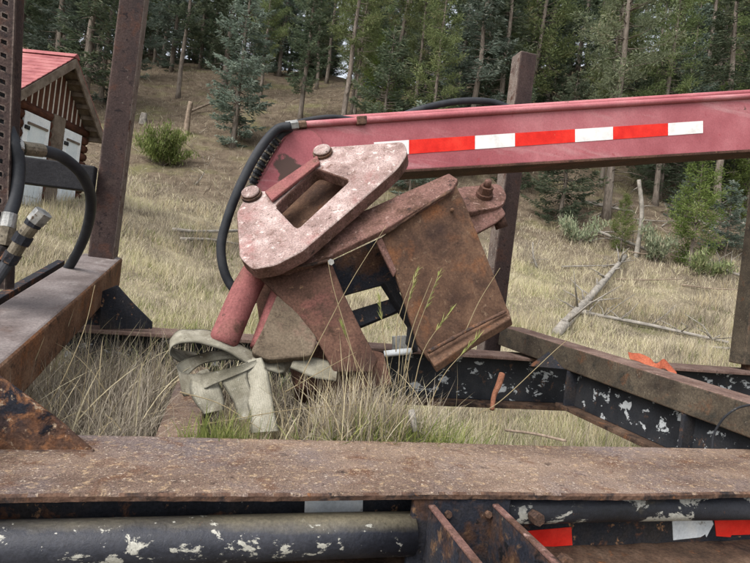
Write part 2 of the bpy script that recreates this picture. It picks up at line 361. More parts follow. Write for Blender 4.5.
M['grey_board'] = surf('grey_board', [S(82, 72, 63), S(112, 100, 90), S(130, 119, 108)], 6, [(S(90, 74, 62), 14, .58, .7)], .9, bump=.5, bscale=40, rotz=0)
M['batten'] = surf('batten', [S(188, 176, 164), S(212, 204, 194), S(220, 214, 206)], 6, [], .8, bump=.2, rotz=0)
M['roof_red'] = surf('roof_red', [S(124, 68, 70), S(148, 90, 90), S(162, 110, 108)], 3, [(S(110, 60, 62), 9, .58, .7, (2, .4, 1))], .75, bump=.2, bscale=20, rotz=0)
M['bark'] = surf('bark', [S(84, 76, 68), S(114, 105, 96), S(138, 128, 118)], 7, [(S(66, 58, 52), 16, .54, .64, (2, 2, .4)), (S(152, 146, 134), 12, .60, .72)], .95, bump=1, bscale=24, bdist=.02, rotz=0, stretch=(2, 2, .4))
M['dead_wood'] = surf('dead_wood', [S(96, 92, 86), S(132, 127, 119), S(156, 150, 141)], 8, [(S(98, 90, 82), 20, .58, .68)], .9, bump=.7, bscale=40, rotz=0)
M['dead_brown'] = surf('dead_brown', [S(96, 84, 72), S(128, 114, 100), S(146, 132, 118)], 8, [(S(76, 64, 54), 20, .58, .68)], .95, bump=.7, bscale=40, rotz=0)
M['black_plain'] = surf('black_plain', [S(26, 26, 29), S(36, 36, 39), S(46, 46, 48)], 9, [(S(80, 68, 58), 20, .64, .72)], .7, bump=.4, bscale=70)
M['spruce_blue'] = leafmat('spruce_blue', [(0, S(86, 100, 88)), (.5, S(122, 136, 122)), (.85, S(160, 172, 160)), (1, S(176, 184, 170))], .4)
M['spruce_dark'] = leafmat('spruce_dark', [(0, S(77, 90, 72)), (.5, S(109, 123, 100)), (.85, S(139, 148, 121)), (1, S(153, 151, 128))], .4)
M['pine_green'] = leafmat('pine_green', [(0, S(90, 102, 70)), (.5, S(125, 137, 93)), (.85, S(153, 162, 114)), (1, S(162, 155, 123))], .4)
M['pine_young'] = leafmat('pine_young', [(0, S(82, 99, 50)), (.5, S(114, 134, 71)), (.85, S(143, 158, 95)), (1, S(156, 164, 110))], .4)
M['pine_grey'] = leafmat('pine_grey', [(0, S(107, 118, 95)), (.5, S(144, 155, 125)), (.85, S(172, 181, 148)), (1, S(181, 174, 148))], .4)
M['dry_grass'] = leafmat('dry_grass', [(0, S(104, 96, 84)), (.2, S(154, 143, 126)), (.42, S(204, 193, 168)), (.62, S(206, 197, 162)), (.8, S(168, 166, 122)), (1, S(116, 128, 76))], .3, objvar=0)
M['grey_weed'] = leafmat('grey_weed', [(0, S(100, 90, 80)), (.4, S(142, 132, 118)), (.75, S(176, 166, 150)), (1, S(198, 188, 162))], .2, objvar=0)
M['straw'] = leafmat('straw', [(0, S(150, 136, 106)), (.5, S(190, 176, 142)), (1, S(210, 200, 168))], .3, objvar=0)
M['green_grass'] = leafmat('green_grass', [(0, S(88, 100, 50)), (.5, S(122, 132, 72)), (1, S(164, 164, 104))], .35, objvar=0)

def worn_copy(src, name, centre, rad, colr):
    """the same paint with one patch worn to brown steel"""
    m = M[src].copy(); m.name = name; nt = m.node_tree
    p = [n for n in nt.nodes if n.type == 'BSDF_PRINCIPLED'][0]; c0 = p.inputs['Base Color'].links[0].from_socket
    tc = nt.nodes.new('ShaderNodeTexCoord').outputs['Object']; d = nt.nodes.new('ShaderNodeVectorMath'); d.operation = 'DISTANCE'
    nt.links.new(tc, d.inputs[0]); d.inputs[1].default_value = centre
    a = nt.nodes.new('ShaderNodeMath'); a.operation = 'MULTIPLY_ADD'; a.inputs[1].default_value = rad * 2.2
    nt.links.new(noise(nt, tc, 22, 8, .7), a.inputs[0]); nt.links.new(d.outputs['Value'], a.inputs[2])
    nt.links.new(mixc(nt, rangen(nt, a.outputs[0], rad * 2.1, rad * 1.9), c0, colr), p.inputs['Base Color'])
    return m

# ================================================================== THE SETTING
_yk = np.array([-80, 0, 4, 6.5, 8, 12, 16, 20, 30, 40, 48, 60, 80, 200.])
_zk = np.array([-1.0, 0, 0.02, .2, .38, 1.05, 2.25, 4.0, 9.6, 15.0, 18.6, 21.5, 22, 10.])
_yt = np.linspace(-80, 200, 2801); _zt = np.interp(_yt, _yk, _zk)
_ker = np.hanning(31); _ker /= _ker.sum(); _zt = np.convolve(np.pad(_zt, 15, mode='edge'), _ker, mode='valid')
def sstep(a, b, x):
    t = np.clip((x - a) / (b - a), 0, 1); return t * t * (3 - 2 * t)
def ground(X, Y):
    X = np.asarray(X, float); Y = np.asarray(Y, float)
    z = np.interp(Y, _yt, _zt)
    z = z + 1.05 * sstep(-2, -8, X) * sstep(4, 11, Y) * (1 - sstep(13, 21, Y))
    z = z + .30 * np.clip(X, 0, 60) * sstep(26, 60, Y)
    w = sstep(4, 12, Y)
    z = z + w * (.06 * np.sin(X * .9 + 1.3) * np.sin(Y * .7) + .10 * np.sin(X * .31 + Y * .23) + .03 * np.sin(2.3 * X + Y * 1.7))
    z = z + sstep(18, 30, Y) * .25 * np.sin(X * .5 + 2) * np.sin(Y * .33 + 1)
    return z
def gz(x, y): return float(ground(x, y))
def ground_px(x, y, dmin=4.0, dmax=90.0):
    """where the sight line through photograph position x, y meets the ground"""
    r = ray(x, y)
    d = np.arange(dmin, dmax, .05)
    P = np.array(EYEV)[None] + d[:, None] * np.array(r)[None]
    hit = np.nonzero(P[:, 2] <= ground(P[:, 0], P[:, 1]))[0]
    i = hit[0] if len(hit) else len(d) - 1
    return Vector((P[i, 0], P[i, 1], gz(P[i, 0], P[i, 1])))

def axis(lo, hi, near0, near1, fine, coarse):
    a = list(np.arange(near0, near1, fine)); x, st_ = near1, fine
    while x < hi: a.append(x); st_ = min(coarse, st_ * 1.15); x += st_
    a.append(hi); x, st_ = near0 - fine, fine
    while x > lo: a.insert(0, x); st_ = min(coarse, st_ * 1.15); x -= st_
    a.insert(0, lo); return np.array(a)
gx, gy = axis(-220, 220, -18, 18, .3, 14), axis(-80, 200, 2, 34, .3, 12)
GX, GY = np.meshgrid(gx, gy); GZ = ground(GX, GY)
nx, ny = len(gx), len(gy)
ii, jj = np.meshgrid(np.arange(nx - 1), np.arange(ny - 1)); q0 = (jj * nx + ii).ravel()
gme = npmesh('ground', np.stack([GX, GY, GZ], 2).reshape(-1, 3), np.stack([q0, q0 + 1, q0 + nx + 1, q0 + nx], 1))
gm, nt = newmat('hillside_ground')
tc = nt.nodes.new('ShaderNodeTexCoord').outputs['Object']
straw = ramp(nt, noise(nt, tc, 1.1, 8, .65), [(.3, S(92, 84, 70)), (.5, S(134, 124, 104)), (.7, S(168, 158, 132))])
duff = ramp(nt, noise(nt, tc, 2.2, 9, .7), [(.3, S(70, 60, 50)), (.5, S(104, 92, 78)), (.7, S(130, 118, 100))])
green = ramp(nt, noise(nt, tc, 3.0, 6, .6), [(.35, S(96, 104, 60)), (.65, S(140, 142, 88))])
sep = nt.nodes.new('ShaderNodeSeparateXYZ'); nt.links.new(tc, sep.inputs[0])
wob = noise(nt, tc, .35, 5, .6)
ad = nt.nodes.new('ShaderNodeMath'); ad.operation = 'MULTIPLY_ADD'; ad.inputs[1].default_value = 7; nt.links.new(wob, ad.inputs[0]); nt.links.new(sep.outputs[1], ad.inputs[2])
col = mixc(nt, rangen(nt, ad.outputs[0], 18.5, 23.5), straw, duff)
col = mixc(nt, rangen(nt, noise(nt, tc, .5, 5, .6), .52, .66, 0, .35), col, green)
p = nt.nodes.new('ShaderNodeBsdfPrincipled'); p.inputs['Roughness'].default_value = 1; p.inputs['Specular IOR Level'].default_value = .1
bu = nt.nodes.new('ShaderNodeBump'); bu.inputs['Strength'].default_value = .9; bu.inputs['Distance'].default_value = .12
nt.links.new(noise(nt, tc, 6, 9, .75), bu.inputs['Height']); nt.links.new(bu.outputs[0], p.inputs['Normal'])
nt.links.new(col, p.inputs['Base Color']); o = nt.nodes.new('ShaderNodeOutputMaterial'); nt.links.new(p.outputs[0], o.inputs['Surface'])
setp(link('ground', gme, gm, smooth=True), kind='structure')

# ------------------------------------------------------------------ meadow grass (stuff)
rng = np.random.default_rng(5)
def wedge(n, y0, y1, k=.86, pad=1.5, pw=1.0):
    Y = y0 + (y1 - y0) * rng.uniform(0, 1, n) ** pw
    X = rng.uniform(-1, 1, n) * (k * Y + pad); return X, Y
def meadow(n, y0, y1, hlo, hhi, w0, pw, name, label, mat, clump=.0, thr=0, tuft=9, rr=(0, 1), lean=.5, bend=.9):
    cx_, cy_ = wedge(n // tuft, y0, y1, pw=pw)
    if thr:
        f = np.sin(cx_ * 1.3 + 2 * np.sin(cy_ * .9)) + np.sin(cy_ * 1.1 + 1.7 * np.sin(cx_ * .7)) + rng.normal(0, .6, len(cx_))
        k_ = f > thr; cx_, cy_ = cx_[k_], cy_[k_]
    cx2, cy2 = np.repeat(cx_, tuft), np.repeat(cy_, tuft); N = len(cx2)
    x = cx2 + rng.normal(0, .07, N); y = cy2 + rng.normal(0, .07, N)
    # keep clear of the shed and of the forest floor
    k_ = ~((x < -7.9) & (x > -13) & (y > 10.6) & (y < 15.6)) & (rng.uniform(0, 1, N) > sstep(15.5, 20.5, y + 1.5 * np.sin(x * .8)) * .97)
    x, y = x[k_], y[k_]; N = len(x)
    L = rng.uniform(hlo, hhi, N) * (.45 + 1.0 * np.clip(.5 + .35 * np.sin(x * 1.9 + 2 * np.sin(y * 1.3)) + .35 * np.sin(y * 2.3 + 1.5 * np.sin(x * 1.1)), 0, 1)); wd = w0 * (y / 8) ** .8 * rng.uniform(.6, 1.3, N)
    tone = np.clip(.45 + .20 * np.sin(x * .55 + 1.1 * np.sin(y * .6)) * np.sin(y * .5 + 1) + .20 * np.sin(x * 2.1 + 1.7 * np.sin(y * 1.6)) * np.sin(y * 1.9 + np.sin(x * 2.6)) + rng.normal(0, .16, N), 0, 1)
    tone = rr[0] + (rr[1] - rr[0]) * tone
    me = blade_mesh(name, rng, np.stack([x, y, ground(x, y) - .02], 1), L, wd, np.abs(rng.normal(0, lean, N)), rng.uniform(0, bend, N), 2, tone)
    return setp(link(name, me, M[mat]), label, 'grass', kind='stuff')
meadow(330000, 4.2, 21, .09, .27, .0065, .9, 'dry_meadow_grass', 'pale dry grass covering the meadow behind the trailer', 'dry_grass')
meadow(46000, 4.2, 17, .2, .48, .005, .8, 'tall_straw_grass', 'taller straw coloured grass tufts across the meadow', 'straw', thr=.5, tuft=12, lean=.22, bend=.7)
meadow(90000, 4.2, 15, .06, .2, .007, .9, 'green_meadow_grass', 'short green grass patches among the dry meadow', 'green_grass', thr=-.2, tuft=14)
meadow(60000, 4.2, 8.5, .05, .16, .007, 1.0, 'green_meadow_grass', 'fresh yellow-green grass seen under the far rail', 'green_grass', thr=-1.2, tuft=14, rr=(.3, 1))
meadow(34000, 5, 22, .12, .3, .007, 1.0, 'grey_meadow_weeds', 'grey dead weed stems mixed through the meadow', 'grey_weed', thr=.2, tuft=10, lean=.7)
meadow(26000, 5, 20, .3, .62, .005, 1.0, 'weed_stalks', 'sparse taller grey-brown weed stalks standing in the meadow', 'grey_weed', thr=.9, tuft=5, lean=.18, bend=.35, rr=(0, .6))
meadow(30000, 7, 21, .10, .24, .012, 1.0, 'low_brown_weeds', 'low brown-grey weed patches in the meadow', 'grey_weed', thr=.7, tuft=26, lean=.8, bend=.9, rr=(0, .45))
# litter of sticks and twigs on the forest floor
Y = rng.uniform(17, 42, 9000); X = rng.uniform(-1, 1, 9000) * (.85 * Y + 1)
L = rng.uniform(.15, .9, 9000); me = blade_mesh('forest_litter', rng, np.stack([X, Y, ground(X, Y) + .02], 1), L, rng.uniform(.012, .035, 9000), rng.uniform(.9, 1.6, 9000), rng.uniform(-.3, .3, 9000), 2)
setp(link('forest_litter', me, M['grey_weed']), 'litter of dead twigs on the brown forest floor', 'litter', kind='stuff')
Y = rng.uniform(17, 40, 26000); X = rng.uniform(-1, 1, 26000) * (.85 * Y + 1)
me = blade_mesh('forest_grass', rng, np.stack([X, Y, ground(X, Y)], 1), rng.uniform(.1, .3, 26000), rng.uniform(.01, .02, 26000), np.abs(rng.normal(0, .6, 26000)), rng.uniform(0, 1, 26000), 2, np.clip(rng.normal(.15, .2, 26000), 0, 1))
setp(link('forest_grass', me, M['dry_grass']), 'sparse dull grass under the forest trees', 'grass', kind='stuff')

# ------------------------------------------------------------------ the shed with a red roof
def shed():
    H = 2.8
    ndir = Vector((-2.644 + 2.72, 5.097 - 3.948, 0)).normalized()      # along the gable wall, away from the camera
    back = Vector((-ndir.y, ndir.x, 0))                                # into the shed, to the left
    P0 = EYEV + Vector((-2.72 * H, 3.948 * H, 0))                      # near rake end (plan), level with the eye
    W = ((5.097 - 3.948) ** 2 + .076 ** 2) ** .5 * H
    eave, ridge, u_r = H, 1.512 * H, W * .54
    zg = gz(P0.x + ndir.x * W / 2 - .3, P0.y + ndir.y * W / 2) - .12
    t = thing('log_shed', 'small brown log shed with red roof and white doors at the meadow edge', 'shed', (P0.x, P0.y, zg))
    def G(u, b, z): return P0 + ndir * u + back * b + Vector((0, 0, z))  # z above the eye
    LEN, OV = 4.2, .28                                                  # depth of the shed, roof overhang at the gable
    z0 = zg - EYE
    wl, wr = .28, W - .28                                               # wall ends inside the eaves
    slope_l = (ridge - eave) / u_r; slope_r = (ridge - eave) / (W - u_r)
    # core walls
    hexa('wall', [G(wl, OV + .12, z0), G(wr, OV + .12, z0), G(wr, LEN, z0), G(wl, LEN, z0), G(wl, OV + .12, eave - .1), G(wr, OV + .12, eave - .1), G(wr, LEN, eave - .1), G(wl, LEN, eave - .1)], M['log_brown'], t)
    # horizontal wall logs, left of, between and right of the doors
    pw = P0 + back * (OV - .02)
    uz = lambda x, y: ((on_plane(x, y, pw, back) - P0).dot(ndir), on_plane(x, y, pw, back).z - EYE)
    (da, ta), (db, tb), (dc, tc_), (dd, td) = uz(26, 107), uz(51, 121), uz(65, 129), uz(82, 138)
    doors = [(da, db), (dc, dd)]; dtop = (ta + tb + tc_ + td) / 4
    print('shed', doors, dtop, wl, wr, eave, z0)
    nlog = 11; lh = (dtop + .22 - z0) / nlog
    spans = [(wl - .12, doors[0][0] - .03), (doors[0][1] + .03, doors[1][0] - .03), (doors[1][1] + .03, wr + .12)]
    for k in range(nlog):
        zc = z0 + lh * (k + .5)
        for a, b in (spans if zc < dtop else [(wl - .12, wr + .12)]):
            V, F = tube_geo([G(a, OV + .06, zc), G(b, OV + .06, zc)], lh * .52, 8)
            link('wall_log', pymesh('wall_log', V, F), M['log_brown'], t, smooth=True)
    zb = dtop + .2
    # gable boards and pale battens
    n = 15; bw = (wr - wl) / n
    top_at = lambda u: min(eave + slope_l * u, eave + slope_r * (W - u)) - .12
    for k in range(n):
        a, b = wl + bw * k, wl + bw * (k + 1)
        za, zc = max(top_at(a), zb + .02), max(top_at(b), zb + .02)
        hexa('gable_board', [G(a, OV + .05, zb), G(b - .012, OV + .05, zb), G(b - .012, OV + .09, zb), G(a, OV + .09, zb), G(a, OV + .05, za), G(b - .012, OV + .05, zc), G(b - .012, OV + .09, zc), G(a, OV + .09, za)], M['board_brown'], t, bevel=0)
        if k: hexa('batten', [G(a - .016, OV + .038, zb), G(a + .016, OV + .038, zb), G(a + .016, OV + .048, zb), G(a - .016, OV + .048, zb), G(a - .016, OV + .038, za), G(a + .016, OV + .038, za), G(a + .016, OV + .048, za), G(a - .016, OV + .048, za)], M['batten'], t, bevel=0)
    # doors
    for a, b in doors:
        d = hexa('door', [G(a, OV - .02, z0 + .05), G(b, OV - .02, z0 + .05), G(b, OV + .03, z0 + .05), G(a, OV + .03, z0 + .05), G(a, OV - .02, dtop), G(b, OV - .02, dtop), G(b, OV + .03, dtop), G(a, OV + .03, dtop)], M['white_paint'], t, bevel=.006)
        for e0, e1 in ((.12, .47), (.53, .9)):
            zz0, zz1 = z0 + (dtop - z0) * e0, z0 + (dtop - z0) * e1
            hexa('panel', [G(a + .15, OV - .034, zz0), G(b - .15, OV - .034, zz0), G(b - .15, OV - .018, zz0), G(a + .15, OV - .018, zz0), G(a + .15, OV - .034, zz1), G(b - .15, OV - .034, zz1), G(b - .15, OV - .018, zz1), G(a + .15, OV - .018, zz1)], M['white_panel'], d, bevel=.004)
        zz = dtop - .26
        hexa('lintel_trim', [G(a + .1, OV - .06, zz), G(b - .1, OV - .06, zz), G(b - .1, OV - .02, zz), G(a + .1, OV - .02, zz), G(a + .1, OV - .06, zz + .05), G(b - .1, OV - .06, zz + .05), G(b - .1, OV - .02, zz + .05), G(a + .1, OV - .02, zz + .05)], M['grey_board'], d, bevel=0)
        hexa('hinge', [G(a + .02, OV - .05, zz - .12), G(a + .16, OV - .05, zz - .12), G(a + .16, OV - .021, zz - .12), G(a + .02, OV - .021, zz - .12), G(a + .02, OV - .05, zz - .04), G(a + .16, OV - .05, zz - .04), G(a + .16, OV - .021, zz - .04), G(a + .02, OV - .021, zz - .04)], M['black_chip'], d, bevel=0)
    p0_, p1_ = doors[0][1] + .06, doors[1][0] - .06
    hexa('door_post', [G(p0_, OV - .06, z0), G(p1_, OV - .06, z0), G(p1_, OV + .02, z0), G(p0_, OV + .02, z0), G(p0_, OV - .06, zb), G(p1_, OV - .06, zb), G(p1_, OV + .02, zb), G(p0_, OV + .02, zb)], M['grey_board'], t)
    # roof: two deck slabs with overlapping courses
    for side in (0, 1):
        ue, ur = (-.12, u_r) if side == 0 else (W + .12, u_r)
        ze = ridge - abs(ur - ue) * (slope_l if side == 0 else slope_r)
        rf = hexa('roof', [G(ue, -.02, ze), G(ur, -.02, ridge), G(ur, LEN + .4, ridge), G(ue, LEN + .4, ze), G(ue, -.02, ze + .05), G(ur, -.02, ridge + .05), G(ur, LEN + .4, ridge + .05), G(ue, LEN + .4, ze + .05)], M['grey_board'], t, bevel=0)
        nc = 13
        for k in range(nc):
            f0, f1 = k / nc - .02, (k + 1) / nc + .01
            L_ = lambda f, h: (ue + (ur - ue) * f, ze + (ridge - ze) * f + h)
            (ua, za), (ub, zb2) = L_(f0, .085), L_(f1, .062)
            hexa('roof_course', [G(ua, -.06, za - .03), G(ub, -.06, zb2 - .008), G(ub, LEN + .44, zb2 - .008), G(ua, LEN + .44, za - .03), G(ua, -.06, za), G(ub, -.06, zb2), G(ub, LEN + .44, zb2), G(ua, LEN + .44, za)], M['roof_red'], rf, bevel=0)
        # barge board
        hexa('barge_board', [G(ue, -.07, ze - .2), G(ur, -.07, ridge - .2), G(ur, -.025, ridge - .2), G(ue, -.025, ze - .2), G(ue, -.07, ze + .03), G(ur, -.07, ridge + .03), G(ur, -.025, ridge + .03), G(ue, -.025, ze + .03)], M['grey_board'], t, bevel=.004)
        for k in range(7):                                             # soffit boards under the overhang
            f = (k + .5) / 7.2; uu = ue + (ur - ue) * f; zz = ze + (ridge - ze) * f
            hexa('lookout', [G(uu - .04, 0, zz - .11), G(uu + .04, 0, zz - .11), G(uu + .04, OV + .05, zz - .11), G(uu - .04, OV + .05, zz - .11), G(uu - .04, 0, zz - .012), G(uu + .04, 0, zz - .012), G(uu + .04, OV + .05, zz - .012), G(uu - .04, OV + .05, zz - .012)], M['grey_board'], t, bevel=0)
    hexa('ridge_cap', [G(u_r - .12, -.08, ridge + .02), G(u_r + .12, -.08, ridge + .02), G(u_r + .12, LEN + .46, ridge + .02), G(u_r - .12, LEN + .46, ridge + .02), G(u_r - .02, -.08, ridge + .12), G(u_r + .02, -.08, ridge + .12), G(u_r + .02, LEN + .46, ridge + .12), G(u_r - .02, LEN + .46, ridge + .12)], M['roof_red'], t, bevel=0)
shed()

# ------------------------------------------------------------------ trees
def conifer(seed, H, base, rad, whorl, per, droop, rt, leaf=(.2, .06), dens=1.0, shape=1.0, dead=14, tuft=False, lift=0.1):
    """returns (trunk mesh, crown mesh): branches in whorls, each carrying sprays of needle clumps"""
    rn = random.Random(seed); nr = np.random.default_rng(seed)
    g = Geo()
    wob = [Vector((rn.gauss(0, .02) * H * .12, rn.gauss(0, .02) * H * .12, 0)) for _ in range(9)]
    tp = [Vector((0, 0, H * k / 8 - (.25 if k == 0 else 0))) + (wob[k] if k else Vector()) for k in range(9)]
    TP = catmull(tp, 3); nT = len(TP)
    g.add(tube_geo(TP, [max(.012, rt * (1 - (i / (nT - 1)) * .93)) * (1.35 if i == 0 else 1) for i in range(nT)], 8))
    def axis_at(z):
        f = min(max(z / H, 0), .999) * (nT - 1); i = int(f); return TP[i].lerp(TP[i + 1], f - i)
    for _ in range(dead):                                             # bare dead twigs below the crown
        z = rn.uniform(.08, max(base + .12, .2)) * H; a = rn.uniform(0, 6.28); l = rn.uniform(.25, 1.0) * rad * .8
        p = axis_at(z); d = Vector((math.cos(a), math.sin(a), rn.uniform(-.35, .15)))
        g.add(tube_geo([p, p + d * l * .55, p + d * l + Vector((0, 0, rn.uniform(-.2, .05) * l))], [.016, .011, .004], 3))
    C, Dv, Ln, Wd, Rn = [], [], [], [], []
    z = base * H
    while z < H * .985:
        f = (z - base * H) / (H * (1 - base)); prof = (1 - f) ** shape * min(1, .45 + f * 3.0) + .05
        for _ in range(per if rn.random() > .12 else per - 1):
            a = rn.uniform(0, 6.28); l = rad * prof * rn.uniform(.55, 1.12)
            if l < .12: l = .12
            o = Vector((math.cos(a), math.sin(a), 0)); zz = z + rn.uniform(-.5, .5) * whorl
            p0 = axis_at(zz); dr = droop * rn.uniform(.6, 1.3) * (1 - f * .9)
            sp = [p0 + o * (l * q) + Vector((0, 0, l * (-dr * q + (dr * .75 + lift) * q * q * q + f * .5 * q))) for q in (0, .33, .66, 1)]
            g.add(tube_geo(sp, [.012 + .012 * l, .010, .007, .004], 3))
            ns = max(7, int(dens * 42 * l ** .8))
            tone = rn.gauss(.45, .14)
            for k in range(ns):
                q = rn.uniform(.12 if not tuft else .45, 1.0) ** .8; i = min(2, int(q * 3)); pt = sp[i].lerp(sp[i + 1], q * 3 - i)
                sd = rn.choice((-1, 1)); side = Vector((-o.y, o.x, 0)) * sd
                if tuft:
                    dv = Vector((rn.gauss(0, 1), rn.gauss(0, 1), rn.gauss(.25, .7))).normalized(); off = rn.uniform(0, .2 + .12 * l)
                else:
                    sl = (.34 * l * (1 - q) + .10) * rn.uniform(.15, 1.05)
                    dv = (o * rn.uniform(.3, .9) + side * rn.uniform(.4, 1) + Vector((0, 0, rn.gauss(-.12, .25)))).normalized(); off = sl
                C.append(pt + dv * off); Dv.append(dv); Ln.append(leaf[0] * rn.uniform(.6, 1.35)); Wd.append(leaf[1] * rn.uniform(.6, 1.4))
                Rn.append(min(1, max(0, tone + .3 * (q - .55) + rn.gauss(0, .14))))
        z += whorl * rn.uniform(.75, 1.25)
    C, Dv = np.array(C), np.array(Dv); Ln, Wd = np.array(Ln)[:, None], np.array(Wd)[:, None]; N = len(C)
    u = np.cross(Dv, nr.normal(0, 1, (N, 3))); u /= np.linalg.norm(u, axis=1)[:, None]
    w = np.cross(Dv, u)
    V = np.stack([C - Dv * Ln * .5, C + u * Wd * .5, C + Dv * Ln * .5, C - u * Wd * .5, C + w * Wd * .5 , C - w * Wd * .5], 1).reshape(-1, 3)
    b = np.arange(N)[:, None] * 6
    Q = np.concatenate([b + np.array([[0, 1, 2, 3]]), b + np.array([[0, 4, 2, 5]])])
    return g.mesh('trunk'), npmesh('crown', V, Q, None, np.repeat(Rn, 6))
KINDS = {}
def kind(key, mats, *a, **k):
    tr, cr = conifer(*a, **k)
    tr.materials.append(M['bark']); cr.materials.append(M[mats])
    tr.polygons.foreach_set('use_smooth', [True] * len(tr.polygons)); KINDS[key] = (tr, cr)
#                         seed  H   base  rad whorl per droop rt
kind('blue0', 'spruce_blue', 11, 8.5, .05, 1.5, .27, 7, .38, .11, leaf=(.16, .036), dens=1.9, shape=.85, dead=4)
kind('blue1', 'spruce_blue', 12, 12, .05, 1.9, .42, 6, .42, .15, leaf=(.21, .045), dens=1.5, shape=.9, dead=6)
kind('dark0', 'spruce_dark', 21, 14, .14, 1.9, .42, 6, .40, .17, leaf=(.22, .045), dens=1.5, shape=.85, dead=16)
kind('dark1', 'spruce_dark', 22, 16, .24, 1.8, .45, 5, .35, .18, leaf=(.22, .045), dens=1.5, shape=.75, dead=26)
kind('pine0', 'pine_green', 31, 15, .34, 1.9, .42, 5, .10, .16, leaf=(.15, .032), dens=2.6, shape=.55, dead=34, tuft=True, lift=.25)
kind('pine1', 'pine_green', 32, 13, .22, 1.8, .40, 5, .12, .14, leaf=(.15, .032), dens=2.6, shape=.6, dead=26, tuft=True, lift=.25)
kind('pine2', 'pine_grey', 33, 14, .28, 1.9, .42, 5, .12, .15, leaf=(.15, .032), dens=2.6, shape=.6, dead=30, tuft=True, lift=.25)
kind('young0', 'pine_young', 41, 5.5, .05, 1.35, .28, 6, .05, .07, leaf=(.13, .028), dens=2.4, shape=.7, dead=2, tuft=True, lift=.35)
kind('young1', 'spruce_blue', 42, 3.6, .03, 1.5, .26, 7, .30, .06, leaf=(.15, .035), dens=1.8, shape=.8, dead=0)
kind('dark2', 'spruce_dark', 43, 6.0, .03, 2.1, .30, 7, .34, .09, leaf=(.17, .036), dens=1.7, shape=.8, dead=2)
NAMES = {'b': 'spruce_tree', 'd': 'spruce_tree', 'p': 'pine_tree', 'y': 'young_pine_tree'}
TREES = []
def tree(key, pos, rot, sc, label, group=None, tilt=(0, 0), name=None):
    e = thing(name or NAMES[key[0]], label, 'tree', pos, group)
    e.rotation_euler = (tilt[0], tilt[1], rot); e.scale = (sc, sc, sc)
    for nm, me in zip(('trunk', 'crown'), KINDS[key]):
        o = bpy.data.objects.new(nm, me); COL.objects.link(o); o.parent = e
    TREES.append((pos[0], pos[1])); return e
rnd = random.Random(77)
def at_px(x, y): return ground_px(x, y)
# trees one can single out
tree('blue0', at_px(232, 147), .4, 1.25, 'blue-green spruce with layered branches on the slope left of the red boom')
tree('dark2', at_px(560, 222), 1.2, .95, 'dark low-branched spruce growing behind the middle stake under the boom')
tree('young0', at_px(690, 268), 2.1, .80, 'bright green young pine at the meadow edge beside the right stake')
tree('young0', at_px(620, 252), 3.3, .36, 'small bushy green sapling near the broken grey snag', name='pine_sapling')
tree('young1', at_px(725, 255), .2, .75, 'small blue spruce among brush at the far right', name='spruce_sapling')
tree('young0', at_px(745, 225), 4.2, .9, 'yellow-green young pine at the far right edge of the forest')
tree('pine2', at_px(412, 118), 1.0, .72, 'pale grey-green pine with bare leaning trunk above the boom', tilt=(0, .03))
tree('pine2', at_px(466, 128), 2.6, .8, 'grey-green pine with drooping dead twigs left of the middle stake')
tree('dark1', at_px(178, 98), 2.2, .8, 'tall spruce with bare lower trunk on the hillside right of the left stake')
tree('blue1', at_px(50, 110), 1.2, 1.15, 'large blue-green spruce standing behind the shed roof')
tree('blue1', at_px(100, 104), 4.0, 1.0, 'blue-green spruce beside the shed, partly behind the left stake')
tree('pine1', at_px(352, 128), 5.0, .8, 'slim pine rising just behind the top of the red boom')
tree('dark0', at_px(300, 120), .3, .85, 'dark spruce just right of the blue-green spruce on the slope')
tree('pine0', at_px(655, 205), .9, .8, 'green pine with pale slanting trunk below the right end of the boom')
tree('pine1', at_px(600, 188), 3.9, .85, 'pine with dark trunk below the reflective tape on the boom')
tree('pine0', at_px(742, 205), 2.9, .85, 'thin pale-trunked pine beside the right stake')
# the rest of the wood
pool = ['dark0', 'dark1', 'pine0', 'pine1', 'pine2', 'dark1', 'pine1', 'dark0', 'blue1']
LBL = {'dark0': 'dark green spruce in the dense wood on the hillside', 'dark1': 'tall spruce with bare lower trunk in the hillside wood', 'pine0': 'green pine with high crown in the hillside wood',
       'pine1': 'green bushy pine in the hillside wood', 'pine2': 'grey-green pine in the hillside wood', 'blue1': 'blue-green spruce deep in the hillside wood'}
tries = 0; made = 0; WOOD = []
while made < 190 and tries < 9000:
    tries += 1
    y = rnd.uniform(21.5, 62); x = rnd.uniform(-.84, .84) * y
    r = x / y
    if -.50 < r < -.10 and y < 34: continue                       # open slope on the left
    if r <= -.5 and y < 24: continue
    if r > -.1 and y < 23.5 and rnd.random() < .6: continue
    md = 1.5 if y < 34 else 1.9
    if any((x - a) ** 2 + (y - b) ** 2 < md * md for a, b in TREES): continue
    if -9.5 - .4 * y * 0 < x < -6 and y < 17: continue
    k_ = rnd.choice(pool)
    WOOD.append((k_, LBL[k_].split(' in ')[0].split(' deep')[0], tree(k_, (x, y, gz(x, y)), rnd.uniform(0, 6.28), rnd.uniform(.75, 1.2), LBL[k_], 'trees of the hillside wood', tilt=(rnd.gauss(0, .025), rnd.gauss(0, .025)))))
    made += 1
# thicket along the ridge
for k in range(70):
    y = rnd.uniform(40, 58); x = rnd.uniform(-.8, .25) * y
    if any((x - a) ** 2 + (y - b) ** 2 < .8 for a, b in TREES): continue
    kk = rnd.choice(['dark2', 'dark2', 'young1', 'dark0'])
    WOOD.append(('ridge', 'low ridge-line spruce', tree(kk, (x, y, gz(x, y)), rnd.uniform(0, 6), rnd.uniform(.7, 1.3) * (1 if kk != 'dark0' else .6), 'low spruce closing the ridge line behind the wood', 'low trees along the ridge', name='ridge_spruce_tree')))
